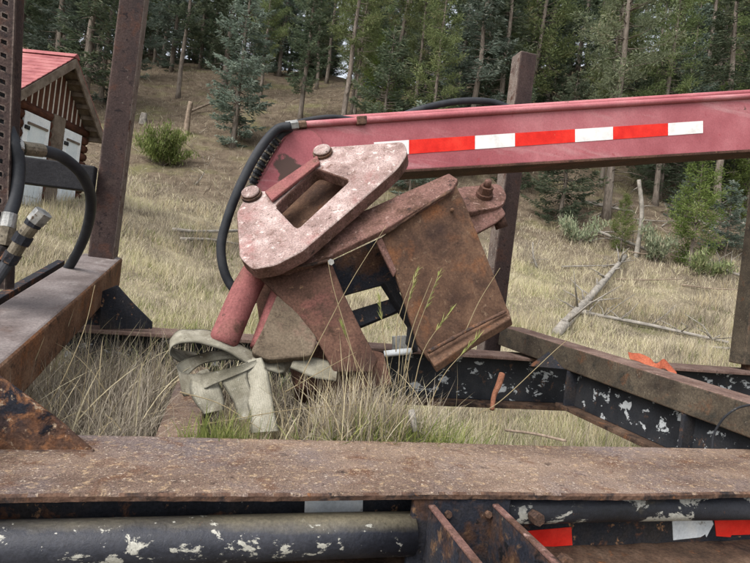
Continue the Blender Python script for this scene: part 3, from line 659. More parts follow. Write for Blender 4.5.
# understorey saplings at the right, where the wood is dense to the ground
for k in range(60):
    y = rnd.uniform(22, 40); x = rnd.uniform(-.06, .84) * y
    if any((x - a) ** 2 + (y - b) ** 2 < .8 for a, b in TREES): continue
    kk = rnd.choice(['young0', 'dark2', 'dark2', 'young1'])
    WOOD.append((kk + 'u', {'young0': 'bright green young pine', 'dark2': 'dark young spruce', 'young1': 'small blue-green spruce'}[kk] + ' between the trunks', tree(kk, (x, y, gz(x, y)), rnd.uniform(0, 6), rnd.uniform(.5, 1.15), 'young tree', 'young trees of the understorey', name='sapling_tree')))
# say which one: by the landmark it rises behind and how near it stands
ORD = ['nearest', 'second nearest', 'third nearest', 'fourth nearest', 'fifth nearest', 'sixth nearest', 'seventh nearest', 'eighth nearest', 'ninth nearest', 'tenth nearest', 'eleventh nearest', 'twelfth nearest', 'thirteenth nearest', 'fourteenth nearest', 'fifteenth nearest']
MARK = [(-9e9, 'beyond the left edge'), (0, 'behind the perforated upright'), (22, 'behind the shed roof'), (105, 'behind the left stake'), (148, 'above the green bush'), (215, 'beside the lone blue-green spruce'), (295, 'above the left end of the boom'), (372, 'above the first red tape'), (440, 'left of the middle stake'),
        (508, 'behind the middle stake'), (542, 'just right of the middle stake'), (600, 'above the last red tape'), (670, 'near the right stake'), (750, 'beyond the right edge')]
buckets = {}
for k_, desc, e in WOOD:
    q = e.location + Vector((0, 0, 4)) - EYEV; xp = CX + FPX * q.dot(c_right) / q.y
    mk = [m_ for lo, m_ in MARK if xp >= lo][-1]; buckets.setdefault((desc, mk), []).append((e.location.y, e))
for (desc, mk), L_ in buckets.items():
    L_.sort(key=lambda a: a[0])
    for i, (_, e) in enumerate(L_): e['label'] = (ORD[min(i, 14)] + ' ' if len(L_) > 1 else '') + desc + ' ' + mk

# ------------------------------------------------------------------ dead wood, snags, stumps, bush
def log(name, pts, r0, r1, mat, label, cat, twigs=0, seed=1, group=None):
    rn = random.Random(seed); g = Geo(); P = catmull(pts, 5)
    g.add(tube_geo(P, list(np.linspace(r0, r1, len(P)) * np.array([rn.uniform(.9, 1.1) for _ in P])), 9))
    for _ in range(twigs):
        i = rn.randrange(1, len(P) - 1); d = Vector((rn.gauss(0, .6), rn.gauss(0, .6), abs(rn.gauss(.5, .5)))); l = rn.uniform(.25, .9)
        g.add(tube_geo([P[i], P[i] + d * l * .5, P[i] + d * l + Vector((rn.gauss(0, .1), rn.gauss(0, .1), -.05))], [r1 * .45, r1 * .3, .006], 4))
    return setp(link(name, g.mesh(name), M[mat], smooth=True), label, cat, group)
def gp(x, y, h=.05): return at_px(x, y) + Vector((0, 0, h))
log('fallen_log', [gp(556, 338, .10), gp(590, 303, .18), gp(624, 266, .30)], .12, .07, 'dead_wood', 'thick pale grey fallen log slanting up the meadow below the snag', 'log', 22, 1)
log('fallen_log', [gp(572, 316, .12), gp(650, 330, .1), gp(728, 348, .1)], .05, .035, 'dead_wood', 'long thin grey pole lying across the meadow towards the right stake', 'log', 16, 2)
log('fallen_log', [gp(700, 349, .05), gp(730, 352, .06)], .03, .03, 'dead_wood', 'short pale stick on the meadow beside the right stake', 'log', 0, 3)
log('fallen_log', [gp(580, 209, .3), gp(632, 222, .4)], .07, .06, 'dead_wood', 'pale fallen pole on the slope left of the snag', 'log', 4, 4)
log('fallen_log', [gp(592, 234, .15), gp(632, 250, .2), gp(664, 262, .15)], .06, .04, 'dead_wood', 'fallen pole at the snag foot, lower of the two on the slope', 'log', 6, 5)
log('fallen_log', [gp(172, 235, .12), gp(200, 237, .12), gp(243, 236, .14)], .05, .04, 'dead_wood', 'pale pole lying in dry grass right of the left stake', 'log', 0, 6)
log('fallen_log', [gp(180, 243, .08), gp(212, 244, .1), gp(240, 248, .08)], .045, .03, 'dead_wood', 'second pale pole in dry grass just below the first', 'log', 0, 7)
log('fallen_log', [gp(188, 116, .2), gp(206, 112, .4), gp(228, 105, .5)], .07, .05, 'dead_brown', 'dark fallen trunk on the open slope beside the blue-green spruce', 'log', 3, 8)
log('fallen_log', [gp(690, 215, .5), gp(722, 224, .5), gp(752, 240, .4)], .06, .05, 'dead_wood', 'upper of the grey deadfall poles behind the right stake', 'log', 9, 9)
log('fallen_log', [gp(694, 228, .4), gp(724, 246, .4), gp(752, 258, .4)], .06, .05, 'dead_wood', 'lower of the grey deadfall poles behind the right stake', 'log', 9, 10)
log('fallen_log', [gp(705, 270, .2), gp(728, 278, .2), gp(748, 286, .2)], .05, .04, 'dead_wood', 'grey brushy branch in the weeds left of the right stake', 'log', 12, 11)
b0 = at_px(636, 257); up = Vector((0, 0, 1))
log('dead_snag', [b0 - up * .2, b0 + up * 1.4 + Vector((.02, 0, 0)), b0 + up * 2.55 + Vector((-.22, 0, 0))], .085, .06, 'dead_wood', 'broken grey snag standing at the forest edge under the boom', 'snag', 3, 12)
b0 = at_px(186, 134)
log('dead_snag', [b0 - up * .2, b0 + up * .9, b0 + up * 1.5 + Vector((.05, 0, 0))], .13, .11, 'dead_brown', 'short broken trunk on the open slope near the bush', 'snag', 1, 13)
b0 = at_px(537, 268)
log('dead_branch', [b0, b0 + up * .35 + Vector((-.16, 0, 0)), b0 + up * .75 + Vector((-.22, 0, 0))], .035, .02, 'dead_wood', 'pale forked dead branch upright in dry grass beside the middle stake', 'branch', 7, 14)
b0 = at_px(195, 185)
log('dead_branch', [b0, b0 + Vector((.15, 0, .2)), b0 + Vector((.25, .1, .5))], .03, .012, 'dead_wood', 'small pale dead branch standing below the green bush', 'branch', 6, 15)
b0 = at_px(143, 123)
log('tree_stump', [b0 - up * .15, b0 + up * .2, b0 + up * .48], .22, .14, 'dead_wood', 'pale weathered stump above the bush beside the left stake', 'stump', 0, 16)
def bush(px, py, rx, rz, n, mat, label, ns=26, seed=9, q0=.35):
    b = at_px(px, py); e = thing('bush', label, 'bush', b)
    rn = random.Random(seed); nr = np.random.default_rng(seed); g = Geo(); R_ = []
    for _ in range(ns):
        a = rn.uniform(0, 6.28); l = rn.uniform(.5, 1); d = Vector((math.cos(a) * rx * l, math.sin(a) * rx * .8 * l, rz * rn.uniform(.35, 1.0) * (1.15 - .5 * l)))
        g.add(tube_geo([b, b + d * .5 + Vector((0, 0, .1)), b + d], [.02, .012, .005], 3)); R_.append(d)
    link('stems', g.mesh('stems'), M['bark'], e)
    C = []
    for k in range(n):
        d = R_[rn.randrange(len(R_))]; q = rn.uniform(q0, 1.05); C.append(b + d * q + Vector((rn.gauss(0, .1), rn.gauss(0, .1), rn.gauss(.05, .08))))
    C = np.array(C); roots = C
    me = blade_mesh('foliage', nr, roots, nr.uniform(.08, .2, n), nr.uniform(.02, .045, n), np.abs(nr.normal(0, .7, n)), nr.uniform(-.3, .5, n), 2)
    link('foliage', me, M[mat], e)
bush(655, 262, .8, 1.3, 1800, 'pine_grey', 'dull green shrub just right of the broken snag', 9, 21, .2)
bush(704, 276, .9, .8, 1500, 'pine_green', 'low green shrub in the weeds before the bright young pine', 8, 22, .2)
bush(578, 244, .9, 1.1, 1600, 'pine_grey', 'low dull shrub at the forest edge left of the snag', 8, 23, .2)
bush(162, 166, 1.2, 1.9, 6500, 'pine_young', 'round green bush on the slope right of the left stake', 34, 9, .22)

rl = random.Random(61)
NTH = 'first second third fourth fifth sixth seventh eighth ninth tenth eleventh twelfth thirteenth fourteenth fifteenth sixteenth seventeenth eighteenth nineteenth twentieth'.split()
xs_ = sorted(rl.uniform(525, 740) for _ in range(20))
for k in range(20):                                                # thin deadfall on the right slope
    x, y = xs_[k], rl.uniform(196, 312); b = at_px(x, y); a = rl.gauss(.2, .7); l = rl.uniform(.6, 2.2)
    d = Vector((math.cos(a), math.sin(a) * .7, 0)) * l; q = b + d
    log('fallen_branch', [b + up * .06, (b + q) / 2 + up * (gz((b.x + q.x) / 2, (b.y + q.y) / 2) - (b.z + q.z) / 2 + .12), Vector((q.x, q.y, gz(q.x, q.y) + rl.uniform(.05, .3)))], .028, .012, rl.choice(['dead_wood', 'dead_wood', 'dead_brown']),
        NTH[k] + ' from the left of the thin fallen branches on the right slope', 'branch', 3, 100 + k, 'thin fallen branches on the right slope')

# ================================================================== THE LOG TRAILER
ZT = 1.1557                                            # top of the near rail
trailer = thing('log_trailer', 'rusty log trailer frame with long rails, cross bunks and upright steel stakes', 'trailer', T(0.4, 1.6, 0))
def strip_profile(name, s0, s1, prof, mat, parent, n=140, jit=.0012, seed=1, wob=None):
    """closed t, z profile run along the trailer with slightly uneven edges"""
    rn = random.Random(seed); V, F = [], []; m = len(prof)
    ph = [rn.uniform(0, 6) for _ in range(4)]
    for i in range(n + 1):
        s = s0 + (s1 - s0) * i / n
        low = .0025 * math.sin(s * 3.1 + ph[0]) + .0014 * math.sin(s * 9.3 + ph[1])
        for k, (t, z) in enumerate(prof):
            w = wob(s, t) if wob else 0
            V.append(T(s, t + rn.gauss(0, jit) + (low if t < prof[0][0] + .01 else 0), z + low * .6 + rn.gauss(0, jit * .5) + w))
    for i in range(n):
        for k in range(m):
            k2 = (k + 1) % m; F.append((i * m + k, i * m + k2, (i + 1) * m + k2, (i + 1) * m + k))
    F.append(tuple(range(m))); F.append(tuple(n * m + k for k in range(m - 1, -1, -1)))
    me = pymesh(name, V, F); bm = bmesh.new(); bm.from_mesh(me); bmesh.ops.recalc_face_normals(bm, faces=bm.faces); bm.to_mesh(me); bm.free()
    return link(name, me, mat, parent)
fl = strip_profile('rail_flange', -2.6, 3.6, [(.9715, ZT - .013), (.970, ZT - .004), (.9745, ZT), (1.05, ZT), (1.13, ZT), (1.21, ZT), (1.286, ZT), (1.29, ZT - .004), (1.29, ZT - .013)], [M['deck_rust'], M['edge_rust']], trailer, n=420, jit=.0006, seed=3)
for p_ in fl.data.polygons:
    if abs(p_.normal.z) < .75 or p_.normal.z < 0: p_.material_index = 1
box_t('rail_web', -2.6, 3.6, 1.06, 1.075, .985, ZT - .0135, M['black_rust'], trailer)
strip_profile('rail_lower_flange', -2.6, 3.6, [(.965, .985), (.965, 1.0), (1.0, 1.001), (1.059, 1.002), (1.059, .985)], M['rust_dirt'], trailer, n=160, jit=.002, seed=4)
box_t('rail_lower_flange', -2.6, 3.6, 1.076, 1.29, .985, 1.0, M['rust_dirt'], trailer)
# pipes along the rail
def pipe_t(name, s0, s1, t, z, r, mat, parent): return tube(name, [T(s0 + (s1 - s0) * i / 20, t + .0015 * math.sin(i * 1.1), z + .0015 * math.sin(i * .7)) for i in range(21)], r, mat, parent, sides=20, n=1)
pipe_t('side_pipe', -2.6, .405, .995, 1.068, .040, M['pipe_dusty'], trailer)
pipe_t('side_pipe', .60, 3.6, 1.026, 1.100, .031, M['pipe_chip'], trailer)
# reflective tape on the rail web
def tape(px, t, mat, parent, name='reflective_tape', th=.0015):
    return slab(name, [on_t(x, y, t) for x, y in px], -B * th, mat, parent, bevel=0)
tape([(305, 494), (363, 494), (362, 524), (304, 526)], 1.0595, M['tape_grey'], trailer)
tape([(525, 531), (571, 527), (572, 545), (530, 548)], 1.0595, M['tape_red'], trailer)
tape([(672, 521), (690, 519), (711, 518), (713, 524), (706, 537), (705, 534), (700, 537), (673, 540)], 1.0595, M['tape_grey'], trailer)
tape([(714, 518), (735, 517), (790, 515), (790, 533), (731, 535), (730, 537), (716, 536)], 1.0595, M['tape_red'], trailer)
# bracket that reaches out from the rail
br = box_t('bracket_plate', .395, .60, .978, .992, .86, ZT - .0145, M['bracket_blue'], trailer)
for s_ in (.426, .560):
    slab('bracket_gusset', [T(s_, .977, 1.127), T(s_, .60, 1.118), T(s_, .56, 1.06), T(s_, .56, .86), T(s_, .977, .80)], A * .010, M['bracket_blue'], br, bevel=.002)
    slab('gusset_edge', [T(s_ - .002, .976, 1.1275), T(s_ + .012, .976, 1.1275), T(s_ + .012, .60, 1.1185), T(s_ - .002, .60, 1.1185)], Vector((0, 0, .006)), M['pink_edge'], br, bevel=.002)
for x, y, r in ((534, 516, .013), (563, 560, .014), (448, 514, .007), (488, 514, .007)):
    c = on_t(x, y, .976)
    tube('bolt_head', [c + B * .004, c - B * (.02 if r > .01 else .006)], r, M['edge_rust'], br, sides=6, n=1, smooth=False)
# gusset standing on the rail at the left
slab('bunk_gusset', [on_t(x, y, 1.19) for x, y in ((-90, 312), (-10, 371), (25, 396), (58, 421), (90, 449), (96, 456), (-90, 466))], B * .014, M['gusset_rust'], trailer, bevel=.003)
w0, w1 = on_t(-60, 456, 1.183), on_t(94, 453, 1.183)
tube('weld_bead', [w0.lerp(w1, i / 14) + Vector((0, 0, .002 * math.sin(i * 2.3))) for i in range(15)], .007, M['edge_rust'], trailer, sides=6)

# left bunk (rises towards the far side) and its stake
F1 = pix(118, 262, 2.40); D1 = Vector((-.291, 1, .173))
def bunk_pts(k0, k1, a0, a1, h0, h1):
    n_, f_ = F1 - D1 * k1, F1 - D1 * k0
    z = Vector((0, 0, 1))
    return [n_ + A * a0 + z * h0, n_ + A * a1 + z * h0, f_ + A * a1 + z * h0, f_ + A * a0 + z * h0, n_ + A * a0 + z * h1, n_ + A * a1 + z * h1, f_ + A * a1 + z * h1, f_ + A * a0 + z * h1]
bk = hexa('bunk', bunk_pts(-.12, 1.62, -.165, 0, -.135, 0), [M['bunk_side'], M['bunk_top']], trailer, bevel=.012, segs=3)
for p_ in bk.data.polygons:
    if p_.normal.z > .7: p_.material_index = 1
hexa('bunk_rail', bunk_pts(.0, 1.62, -.235, -.205, -.075, -.02), M['black_rust'], trailer)
def stake(s0, s1, t0, t1, z0, z1, mfront, mleft, parent, name='stake', mr=None):
    o = box_t(name, s0, s1, t0, t1, z0, z1, [mfront, mleft, mr or mfront], parent, bevel=.008, segs=3)
    for p_ in o.data.polygons:
        if p_.normal.dot(A) < -.7: p_.material_index = 1
        if p_.normal.dot(A) > .7: p_.material_index = 2
    return o
sA = st(pix(113, 262, 2.44))
stake(sA[0] - .104, sA[0], sA[1], sA[1] + .104, sA[2] - .02, 3.9, M['stake_rust'], M['stake_rust'], trailer, mr=M['stake_pale'])
box_t('stake_collar', sA[0] - .112, sA[0] + .008, sA[1] - .008, sA[1] + .11, sA[2] - .012, sA[2] + .012, M['edge_rust'], trailer, bevel=.005)
# dark cross bar at the far side behind the hoses
box_t('side_bar', -1.9, sA[0] - .1045, 2.60, 2.66, 1.795, 1.905, M['black_plain'], trailer, bevel=.006)
# far gusset under the bunk end
slab('bunk_gusset', [on_t(x, y, 2.33) for x, y in ((100, 292), (117, 285), (134, 304), (152, 322), (152, 329), (100, 329))], B * .014, M['black_rust'], trailer)
hexa('bunk_foot', [q + Vector((0, 0, -.0)) for q in bunk_pts(-.02, .16, -.15, -.015, -.30, -.137)], M['black_rust'], trailer)

# perforated upright at the left edge
pr, pl_ = [pix(17, -60, 1.5), pix(5, 290, 1.5)], None
ax = (pr[0] - pr[1]); U = Vector((0, 0, 1)); axn = ax.normalized()
lat = -A
def up_pt(f, w): return pr[1] + ax * f + lat * w
holes = []
for k in range(26):
    f0 = .02 + k * .0375
    for w_ in (.016, .052):
        holes.append([up_pt(f0 + (.019 if w_ > .03 else 0), w_), up_pt(f0 + (.019 if w_ > .03 else 0) + .004, w_ + .014), up_pt(f0 + (.019 if w_ > .03 else 0) + .016, w_ + .014), up_pt(f0 + (.019 if w_ > .03 else 0) + .013, w_)])
loops = [[up_pt(0, 0), up_pt(1, 0), up_pt(1, .13), up_pt(0, .13)]] + holes
tri = tessellate_polygon(loops); top = [v for l in loops for v in l]; n = len(top)
Vv = top + [v + B * .008 for v in top]; Ff = [tuple(t_) for t_ in tri] + [tuple(i + n for i in reversed(t_)) for t_ in tri]; o_ = 0
for l in loops:
    for i in range(len(l)): j = (i + 1) % len(l); Ff.append((o_ + i, o_ + j, o_ + j + n, o_ + i + n))
    o_ += len(l)
link('perforated_upright', pymesh('perforated_upright', Vv, Ff), M['stake_rust'], trailer)
slab('upright_back', [up_pt(0, .004) + B * .06, up_pt(1, .004) + B * .06, up_pt(1, .13) + B * .06, up_pt(0, .13) + B * .06], B * .01, M['black_rust'], trailer, bevel=0)
slab('upright_side', [up_pt(0, 0) + B * .009, up_pt(1, 0) + B * .009, up_pt(1, 0) + B * .07, up_pt(0, 0) + B * .07], lat * .004, M['stake_rust'], trailer, bevel=0)

# far rail
box_t('far_rail_flange', -2.6, 3.8, 2.30, 2.50, 1.235, 1.25, M['bunk_olive_top'], trailer)
box_t('far_rail_web', -2.6, 3.8, 2.37, 2.385, 1.0305, 1.2345, M['black_more'], trailer)
box_t('far_rail_lower_flange', -2.6, 3.8, 2.29, 2.50, 1.012, 1.03, M['rust_dirt'], trailer)
# right bunk on its cross beam
F2, N2 = pix(503, 326, 2.80), pix(750, 403, 1.62)
d2 = (N2 - F2); far2, near2 = F2 - d2 * .02, N2 + d2 * .35
def rb(a0, a1, h0, h1, f0=0, f1=1):
    p, q = far2.lerp(near2, f0), far2.lerp(near2, f1); z = Vector((0, 0, 1))
    return [q + A * a0 + z * h0, q + A * a1 + z * h0, p + A * a1 + z * h0, p + A * a0 + z * h0, q + A * a0 + z * h1, q + A * a1 + z * h1, p + A * a1 + z * h1, p + A * a0 + z * h1]
b2 = hexa('bunk', rb(0, .13, -.10, 0), [M['bunk_olive'], M['bunk_olive_top']], trailer, bevel=.006, segs=3)
for p_ in b2.data.polygons:
    if p_.normal.z > .7: p_.material_index = 1
hexa('cross_beam_web', rb(.045, .06, -.245, -.101, .28, 1), M['black_more'], trailer)
hexa('cross_beam_flange', rb(-.01, .12, -.262, -.2455, .28, 1), M['rust_dirt'], trailer)
for f_ in (.30, .62):
    hexa('cross_beam_stiffener', rb(.0, .044, -.245, -.1005, f_, f_ + .008), M['black_rust'], trailer, bevel=0)
slab('bunk_brace', [F2.lerp(N2, .30) + A * .02 + Vector((0, 0, -.02)), F2.lerp(N2, .42) + A * .02 + Vector((0, 0, -.09)), F2.lerp(N2, .25) - A * .06 + Vector((0, 0, -.13))], A * .012, M['black_rust'], trailer)
# middle stake (far end of the right bunk)
sM = st(pix(521, 50, 2.84))
stake(sM[0], sM[0] + .095, sM[1], sM[1] + .095, 1.20, sM[2], M['stake_rust'], M['stake_pale'], trailer)
# right stake on a narrow foot
sR = st(pix(728, 362, 3.12)); sR = (sR[0], sR[1] - .10, sR[2])
stake(sR[0], sR[0] + .17, sR[1], sR[1] + .10, sR[2], 3.4, M['bunk_olive'], M['bunk_olive'], trailer)
box_t('stake_foot', sR[0] + .07, sR[0] + .15, sR[1] + .02, sR[1] + .08, 1.2505, sR[2] - .0005, M['edge_rust'], trailer)
# cross members of the deck
for x0, x1 in ((158, 201), (327, 386)):
    s0, s1 = st(on_z(x0, 429, 1.13))[0], st(on_z(x1, 429, 1.13))[0]
    box_t('cross_member', s0, s1, 1.2905, 2.30, 1.115, 1.13, M['deck_rust'], trailer)
    box_t('cross_member_web', (s0 + s1) / 2 - .008, (s0 + s1) / 2 + .008, 1.2905, 2.30, 1.0, 1.1148, M['rust_dirt'], trailer)
# soil and debris caught in the frame
gs, gt = np.meshgrid(np.linspace(-2.4, .66, 120), np.linspace(1.292, 2.36, 44))
rz = np.random.default_rng(2)
zz = 1.045 + .02 * np.sin(gs * 7 + 1) * np.sin(gt * 8) + .012 * np.sin(gs * 19) * np.sin(gt * 23 + 1) + rz.normal(0, .004, gs.shape)
zz = zz + .06 * np.exp(-(((gs - .40) / .16) ** 2 + ((gt - 1.42) / .12) ** 2))
zz = np.where(gs > .6, 1.0, zz)
V = np.stack([np.array(A)[0] * gs + np.array(B)[0] * gt, np.array(A)[1] * gs + np.array(B)[1] * gt, zz + SLOPE * gs], 2).reshape(-1, 3)
ii, jj = np.meshgrid(np.arange(119), np.arange(43)); q0 = (jj * 120 + ii).ravel()
setp(link('soil', npmesh('soil', V, np.stack([q0, q0 + 1, q0 + 121, q0 + 120], 1)), M['soil'], smooth=True), 'dark soil and rotted debris caught between the trailer rails', 'soil', kind='stuff')
box_t('deck_plate', -2.5, .66, 1.291, 2.29, .985, .999, M['rust_dirt'], trailer)

# ================================================================== LOADER BOOM
boom = thing('loader_boom', 'faded red steel loader boom with red and white reflective tape', 'boom', T(.9, 2.1, 1.2))
TB = 2.0
slab('boom_beam', [on_t(x, y, TB) for x, y in ((289, 127), (1000, 81), (1000, 136), (398, 171), (345, 212), (268, 244), (246, 208), (250, 190))], B * .20, M['boom_pink'], boom, bevel=.006, segs=3)
slab('bottom_lip', [on_t(x, y, TB - .008) for x, y in ((400, 169.8), (1000, 134.5), (1000, 137), (400, 172.6))], B * .22, M['brown_pink'], boom, bevel=.002)
slab('doubler_plate', [on_t(x, y, TB - .0065) for x, y in round_px(((290, 130), (314, 129), (323, 140), (324, 158), (300, 192), (266, 224), (252, 205), (253, 192)), 6)], B * .006, worn_copy('boom_pink', 'boom_worn', on_t(287, 168, TB - .0065), .05, S(84, 64, 58)), boom, bevel=.002)
tube('hydraulic_pipe', [on_t(305, 124.5, TB - .004), on_t(420, 116.5, TB - .004), on_t(560, 107.5, TB - .004), on_t(750, 96, TB - .004), on_t(1000, 80, TB - .004)], .0125, M['boom_pink'], boom, sides=12)
tube('hydraulic_pipe', [on_t(330, 119.5, TB + .10), on_t(1000, 76, TB + .10)], .0125, M['boom_pink'], boom, sides=12, n=1)
c0, c1 = on_t(286, 126.5, TB - .004), on_t(298, 125, TB - .004)
tube('pipe_fitting', [c0, c1], .019, M['steel'], boom, sides=6, n=1, smooth=False)
tube('pipe_nut', [c1, on_t(306, 124.4, TB - .004)], .0155, M['rust_dirt'], boom, sides=6, n=1, smooth=False)
for x in (362,):
    y = 124.5 - (x - 305) * .0645
    slab('pipe_clamp', [on_t(x - 5, y - 5, TB - .018), on_t(x + 5, y - 5.6, TB - .018), on_t(x + 5, y + 3, TB - .018), on_t(x - 5, y + 3.6, TB - .018)], B * .03, M['edge_rust'] if x == 362 else M['boom_pink'], boom)
xs = [374, 409, 475, 515, 575, 613, 668, 703]
for i in range(7):
    a, b = xs[i], xs[i + 1]
    ty = lambda x: 140 - (x - 409) * .0650
    by = lambda x: 154 - (x - 409) * .0714
    tape([(a, ty(a)), (b - .2, ty(b)), (b - .2, by(b)), (a, by(a))], TB - .0003, M['tape_white'] if i % 2 == 0 else M['tape_red'], boom, th=.0012)

# ================================================================== LOADER HEAD (bracket folded on the deck)
head = thing('boom_bracket', 'rusty pink steel bracket assembly with holed top plate folded under the boom end', 'bracket', T(.15, 1.6, 1.05))
PL1 = ((245, 262, 1.60), (318, 150, 1.93), (405, 145, 1.86))
pa, pb, pc = [pix(*q) for q in PL1]; n1 = (pb - pa).cross(pc - pa).normalized()
if n1.dot(EYEV - pa) < 0: n1 = -n1
out1 = round_px(((236, 212), (250, 189), (268, 191), (318, 157), (312, 147), (345, 145.5), (404, 141), (408, 153), (398, 168), (350, 210), (302, 251), (275, 265), (252, 269), (239, 257)), 5, 3)
tp = slab_px('top_plate', out1, PL1, .048, [M['pink_chalk'], M['pink_edge']], head, hole=round_px(((275, 206), (316, 168), (350, 180), (297, 229)), 4, 2), bevel=.010, segs=3)
for p_ in tp.data.polygons:
    if p_.normal.dot(n1) < .8: p_.material_index = 1
# raised bar between the two bolts
slab('rim_bar', [on_plane(x, y, pa, n1) + n1 * .004 for x, y in ((266, 195), (318, 159), (321, 166), (273, 204))], n1 * .012, M['pink_dull'], head, bevel=.003)
# inner faces seen through the hole
slab('inner_plate', [on_plane(x, y, pa - n1 * .11, n1) for x, y in ((250, 214), (312, 155), (372, 180), (300, 255))], -n1 * .012, M['brown_plate'], head)
# lower flange plate
P2 = pa - n1 * .075
slab('lower_plate', [on_plane(x, y, P2, n1) for x, y in ((262, 270), (300, 235), (370, 208), (407, 191), (449, 173), (458, 179), (453, 188), (385, 229), (322, 259), (285, 271))], -n1 * .022, M['pink_edge'], head, bevel=.004)
def mid(x, y, h=.0): return on_plane(x, y, pa, n1) - n1 * h
# big brown side plate facing the camera
PL3 = ((383, 236, 1.735), (455, 184, 1.80), (506, 314, 1.80))
slab_px('side_plate', ((382, 237), (448, 190), (456, 185), (464, 200), (484, 250), (509, 312), (470, 338), (430, 362), (418, 345), (404, 300)), PL3, .016, M['brown_plate'], head, bevel=.003)
slab_px('bottom_ledge', ((424, 350), (470, 326), (508, 308), (511, 318), (470, 342), (434, 366)), ((430, 356, 1.72), (508, 312, 1.765), (470, 345, 1.70)), .03, M['brown_plate'], head, bevel=.004)
slab_px('edge_flange', ((376, 241), (382, 237), (397, 271), (394, 277)), ((376, 241, 1.72), (382, 237, 1.728), (396, 274, 1.73)), .012, M['pink_edge'], head)
c = pix(452, 210, 1.785)
tube('rivet', [c, c - (pix(452, 210, 1.8) - EYEV).normalized() * .012], .007, M['brown_plate'], head, sides=10, n=1)
# left leg plate and its neighbours
slab_px('leg_plate', ((254, 272), (300, 268), (330, 259), (345, 296), (363, 333), (378, 360), (372, 372), (334, 372), (318, 342), (300, 318), (278, 296)), ((280, 275, 1.67), (340, 262, 1.69), (360, 355, 1.60)), .02, M['brown_pink'], head, bevel=.004)
slab_px('inner_web', ((328, 262), (384, 236), (404, 288), (398, 294), (386, 284), (356, 292), (342, 296)), ((330, 262, 1.86), (384, 236, 1.90), (360, 300, 1.84)), .015, M['bracket_blue'], head)
slab_px('strut', ((340, 314), (396, 297), (408, 298), (410, 306), (364, 325), (348, 330)), ((350, 310, 1.84), (390, 303, 1.88), (355, 330, 1.82)), .04, M['black_rust'], head)
slab_px('strut', ((384, 282), (392, 280), (420, 325), (418, 352), (410, 342), (412, 326)), ((384, 282, 1.84), (392, 280, 1.86), (414, 340, 1.84)), .03, M['black_plain'], head)
tube('inner_bolt', [pix(331, 262, 1.66), pix(331, 262, 1.645)], .010, M['steel'], head, sides=6, n=1, smooth=False)
# pink cylinder and wedge at the lower left
tube('cylinder', [pix(262, 262, 1.74), pix(246, 290, 1.70), pix(222, 345, 1.62)], [.040, .043, .043], M['pink_dull'], head, sides=24)
tube('cylinder', [pix(292, 266, 1.80), pix(280, 300, 1.74), pix(262, 350, 1.66)], [.036, .038, .038], M['pink_dull'], head, sides=22)
slab_px('back_plate', ((250, 268), (330, 262), (342, 300), (330, 330), (300, 350), (262, 340), (256, 300)), ((250, 268, 1.84), (330, 262, 1.86), (300, 350, 1.80)), .02, M['brown_pink'], head)
slab_px('base_block', ((290, 352), (334, 340), (384, 352), (392, 384), (340, 392), (296, 388)), ((290, 352, 1.66), (384, 352, 1.70), (340, 392, 1.60)), .10, M['brown_pink'], head, bevel=.008)
def weld(pts, r=.005):
    P_ = catmull([pix(*q) for q in pts], 8); rn = random.Random(len(head.children))
    V_, F_ = tube_geo(P_, [r * rn.uniform(.7, 1.35) for _ in P_], 7); link('weld_bead', pymesh('weld_bead', V_, F_), M['edge_rust'], head, smooth=True)
weld([(386, 233, 1.722), (420, 210, 1.752), (452, 190, 1.782)]); weld([(262, 271, 1.65), (295, 268, 1.655), (330, 260, 1.675)]); weld([(428, 352, 1.70), (468, 330, 1.725), (506, 311, 1.75)], .006)
slab_px('wedge_plate', round_px(((262, 330), (278, 292), (286, 298), (318, 338), (312, 356), (268, 360), (250, 352)), 5, 2), ((278, 292, 1.66), (318, 338, 1.60), (250, 352, 1.54)), .03, M['olive_wedge'], head, bevel=.006)
# bolts of the top plate
def bolt(x, y, r, parent):
    c = on_plane(x, y, pa, n1) + n1 * .0
    w = tube('bolt_washer', [c, c + n1 * .010], r * 1.15, M['edge_rust'], parent, sides=20, n=1, smooth=False)
    tube('bolt_cap', [c + n1 * .0105, c + n1 * .0145], r * .96, M['edge_rust'], w, sides=20, n=1, smooth=False)
    tube('bolt_head', [c + n1 * .015, c + n1 * .021, c + n1 * .024], [r, r * .96, r * .55], M['pink_chalk'], w, sides=20, n=1)
bolt(323, 154, .030, head); bolt(252, 196, .030, head)
# pin ear at the right
slab_px('pin_ear', round_px(((444, 200), (458, 187), (500, 183), (508, 196), (502, 206), (470, 212), (448, 212)), 6, 3), ((450, 206, 1.86), (500, 185, 2.00), (506, 200, 1.93)), .022, M['pink_edge'], head, bevel=.004)
slab_px('pin_arm', round_px(((450, 206), (500, 204), (507, 214), (498, 222), (468, 238), (456, 232)), 4, 3), ((455, 212, 1.86), (500, 206, 1.91), (466, 236, 1.84)), .03, M['pink_edge'], head, bevel=.005)
tube('pin_roller', [pix(498, 216, 1.93), pix(502, 228, 1.93)], .022, M['brown_pink'], head, sides=16, n=1)
ear_n = (pix(500, 185, 2.0) - pix(450, 206, 1.86)).cross(pix(506, 200, 1.93) - pix(450, 206, 1.86)).normalized()
if ear_n.z < 0: ear_n = -ear_n
c = pix(484, 196, 1.93)
ps = tube('pin_washer', [c, c + ear_n * .014], .030, M['brown_pink'], head, sides=18, n=1, smooth=False)
tube('pin_nut', [c + ear_n * .0145, c + ear_n * .040], .024, M['brown_pink'], ps, sides=6, n=1, smooth=False)
tube('pin_tip', [c + ear_n * .0405, c + ear_n * .062, c + ear_n * .066], [.013, .012, .007], M['pink_edge'], ps, sides=10, n=1)
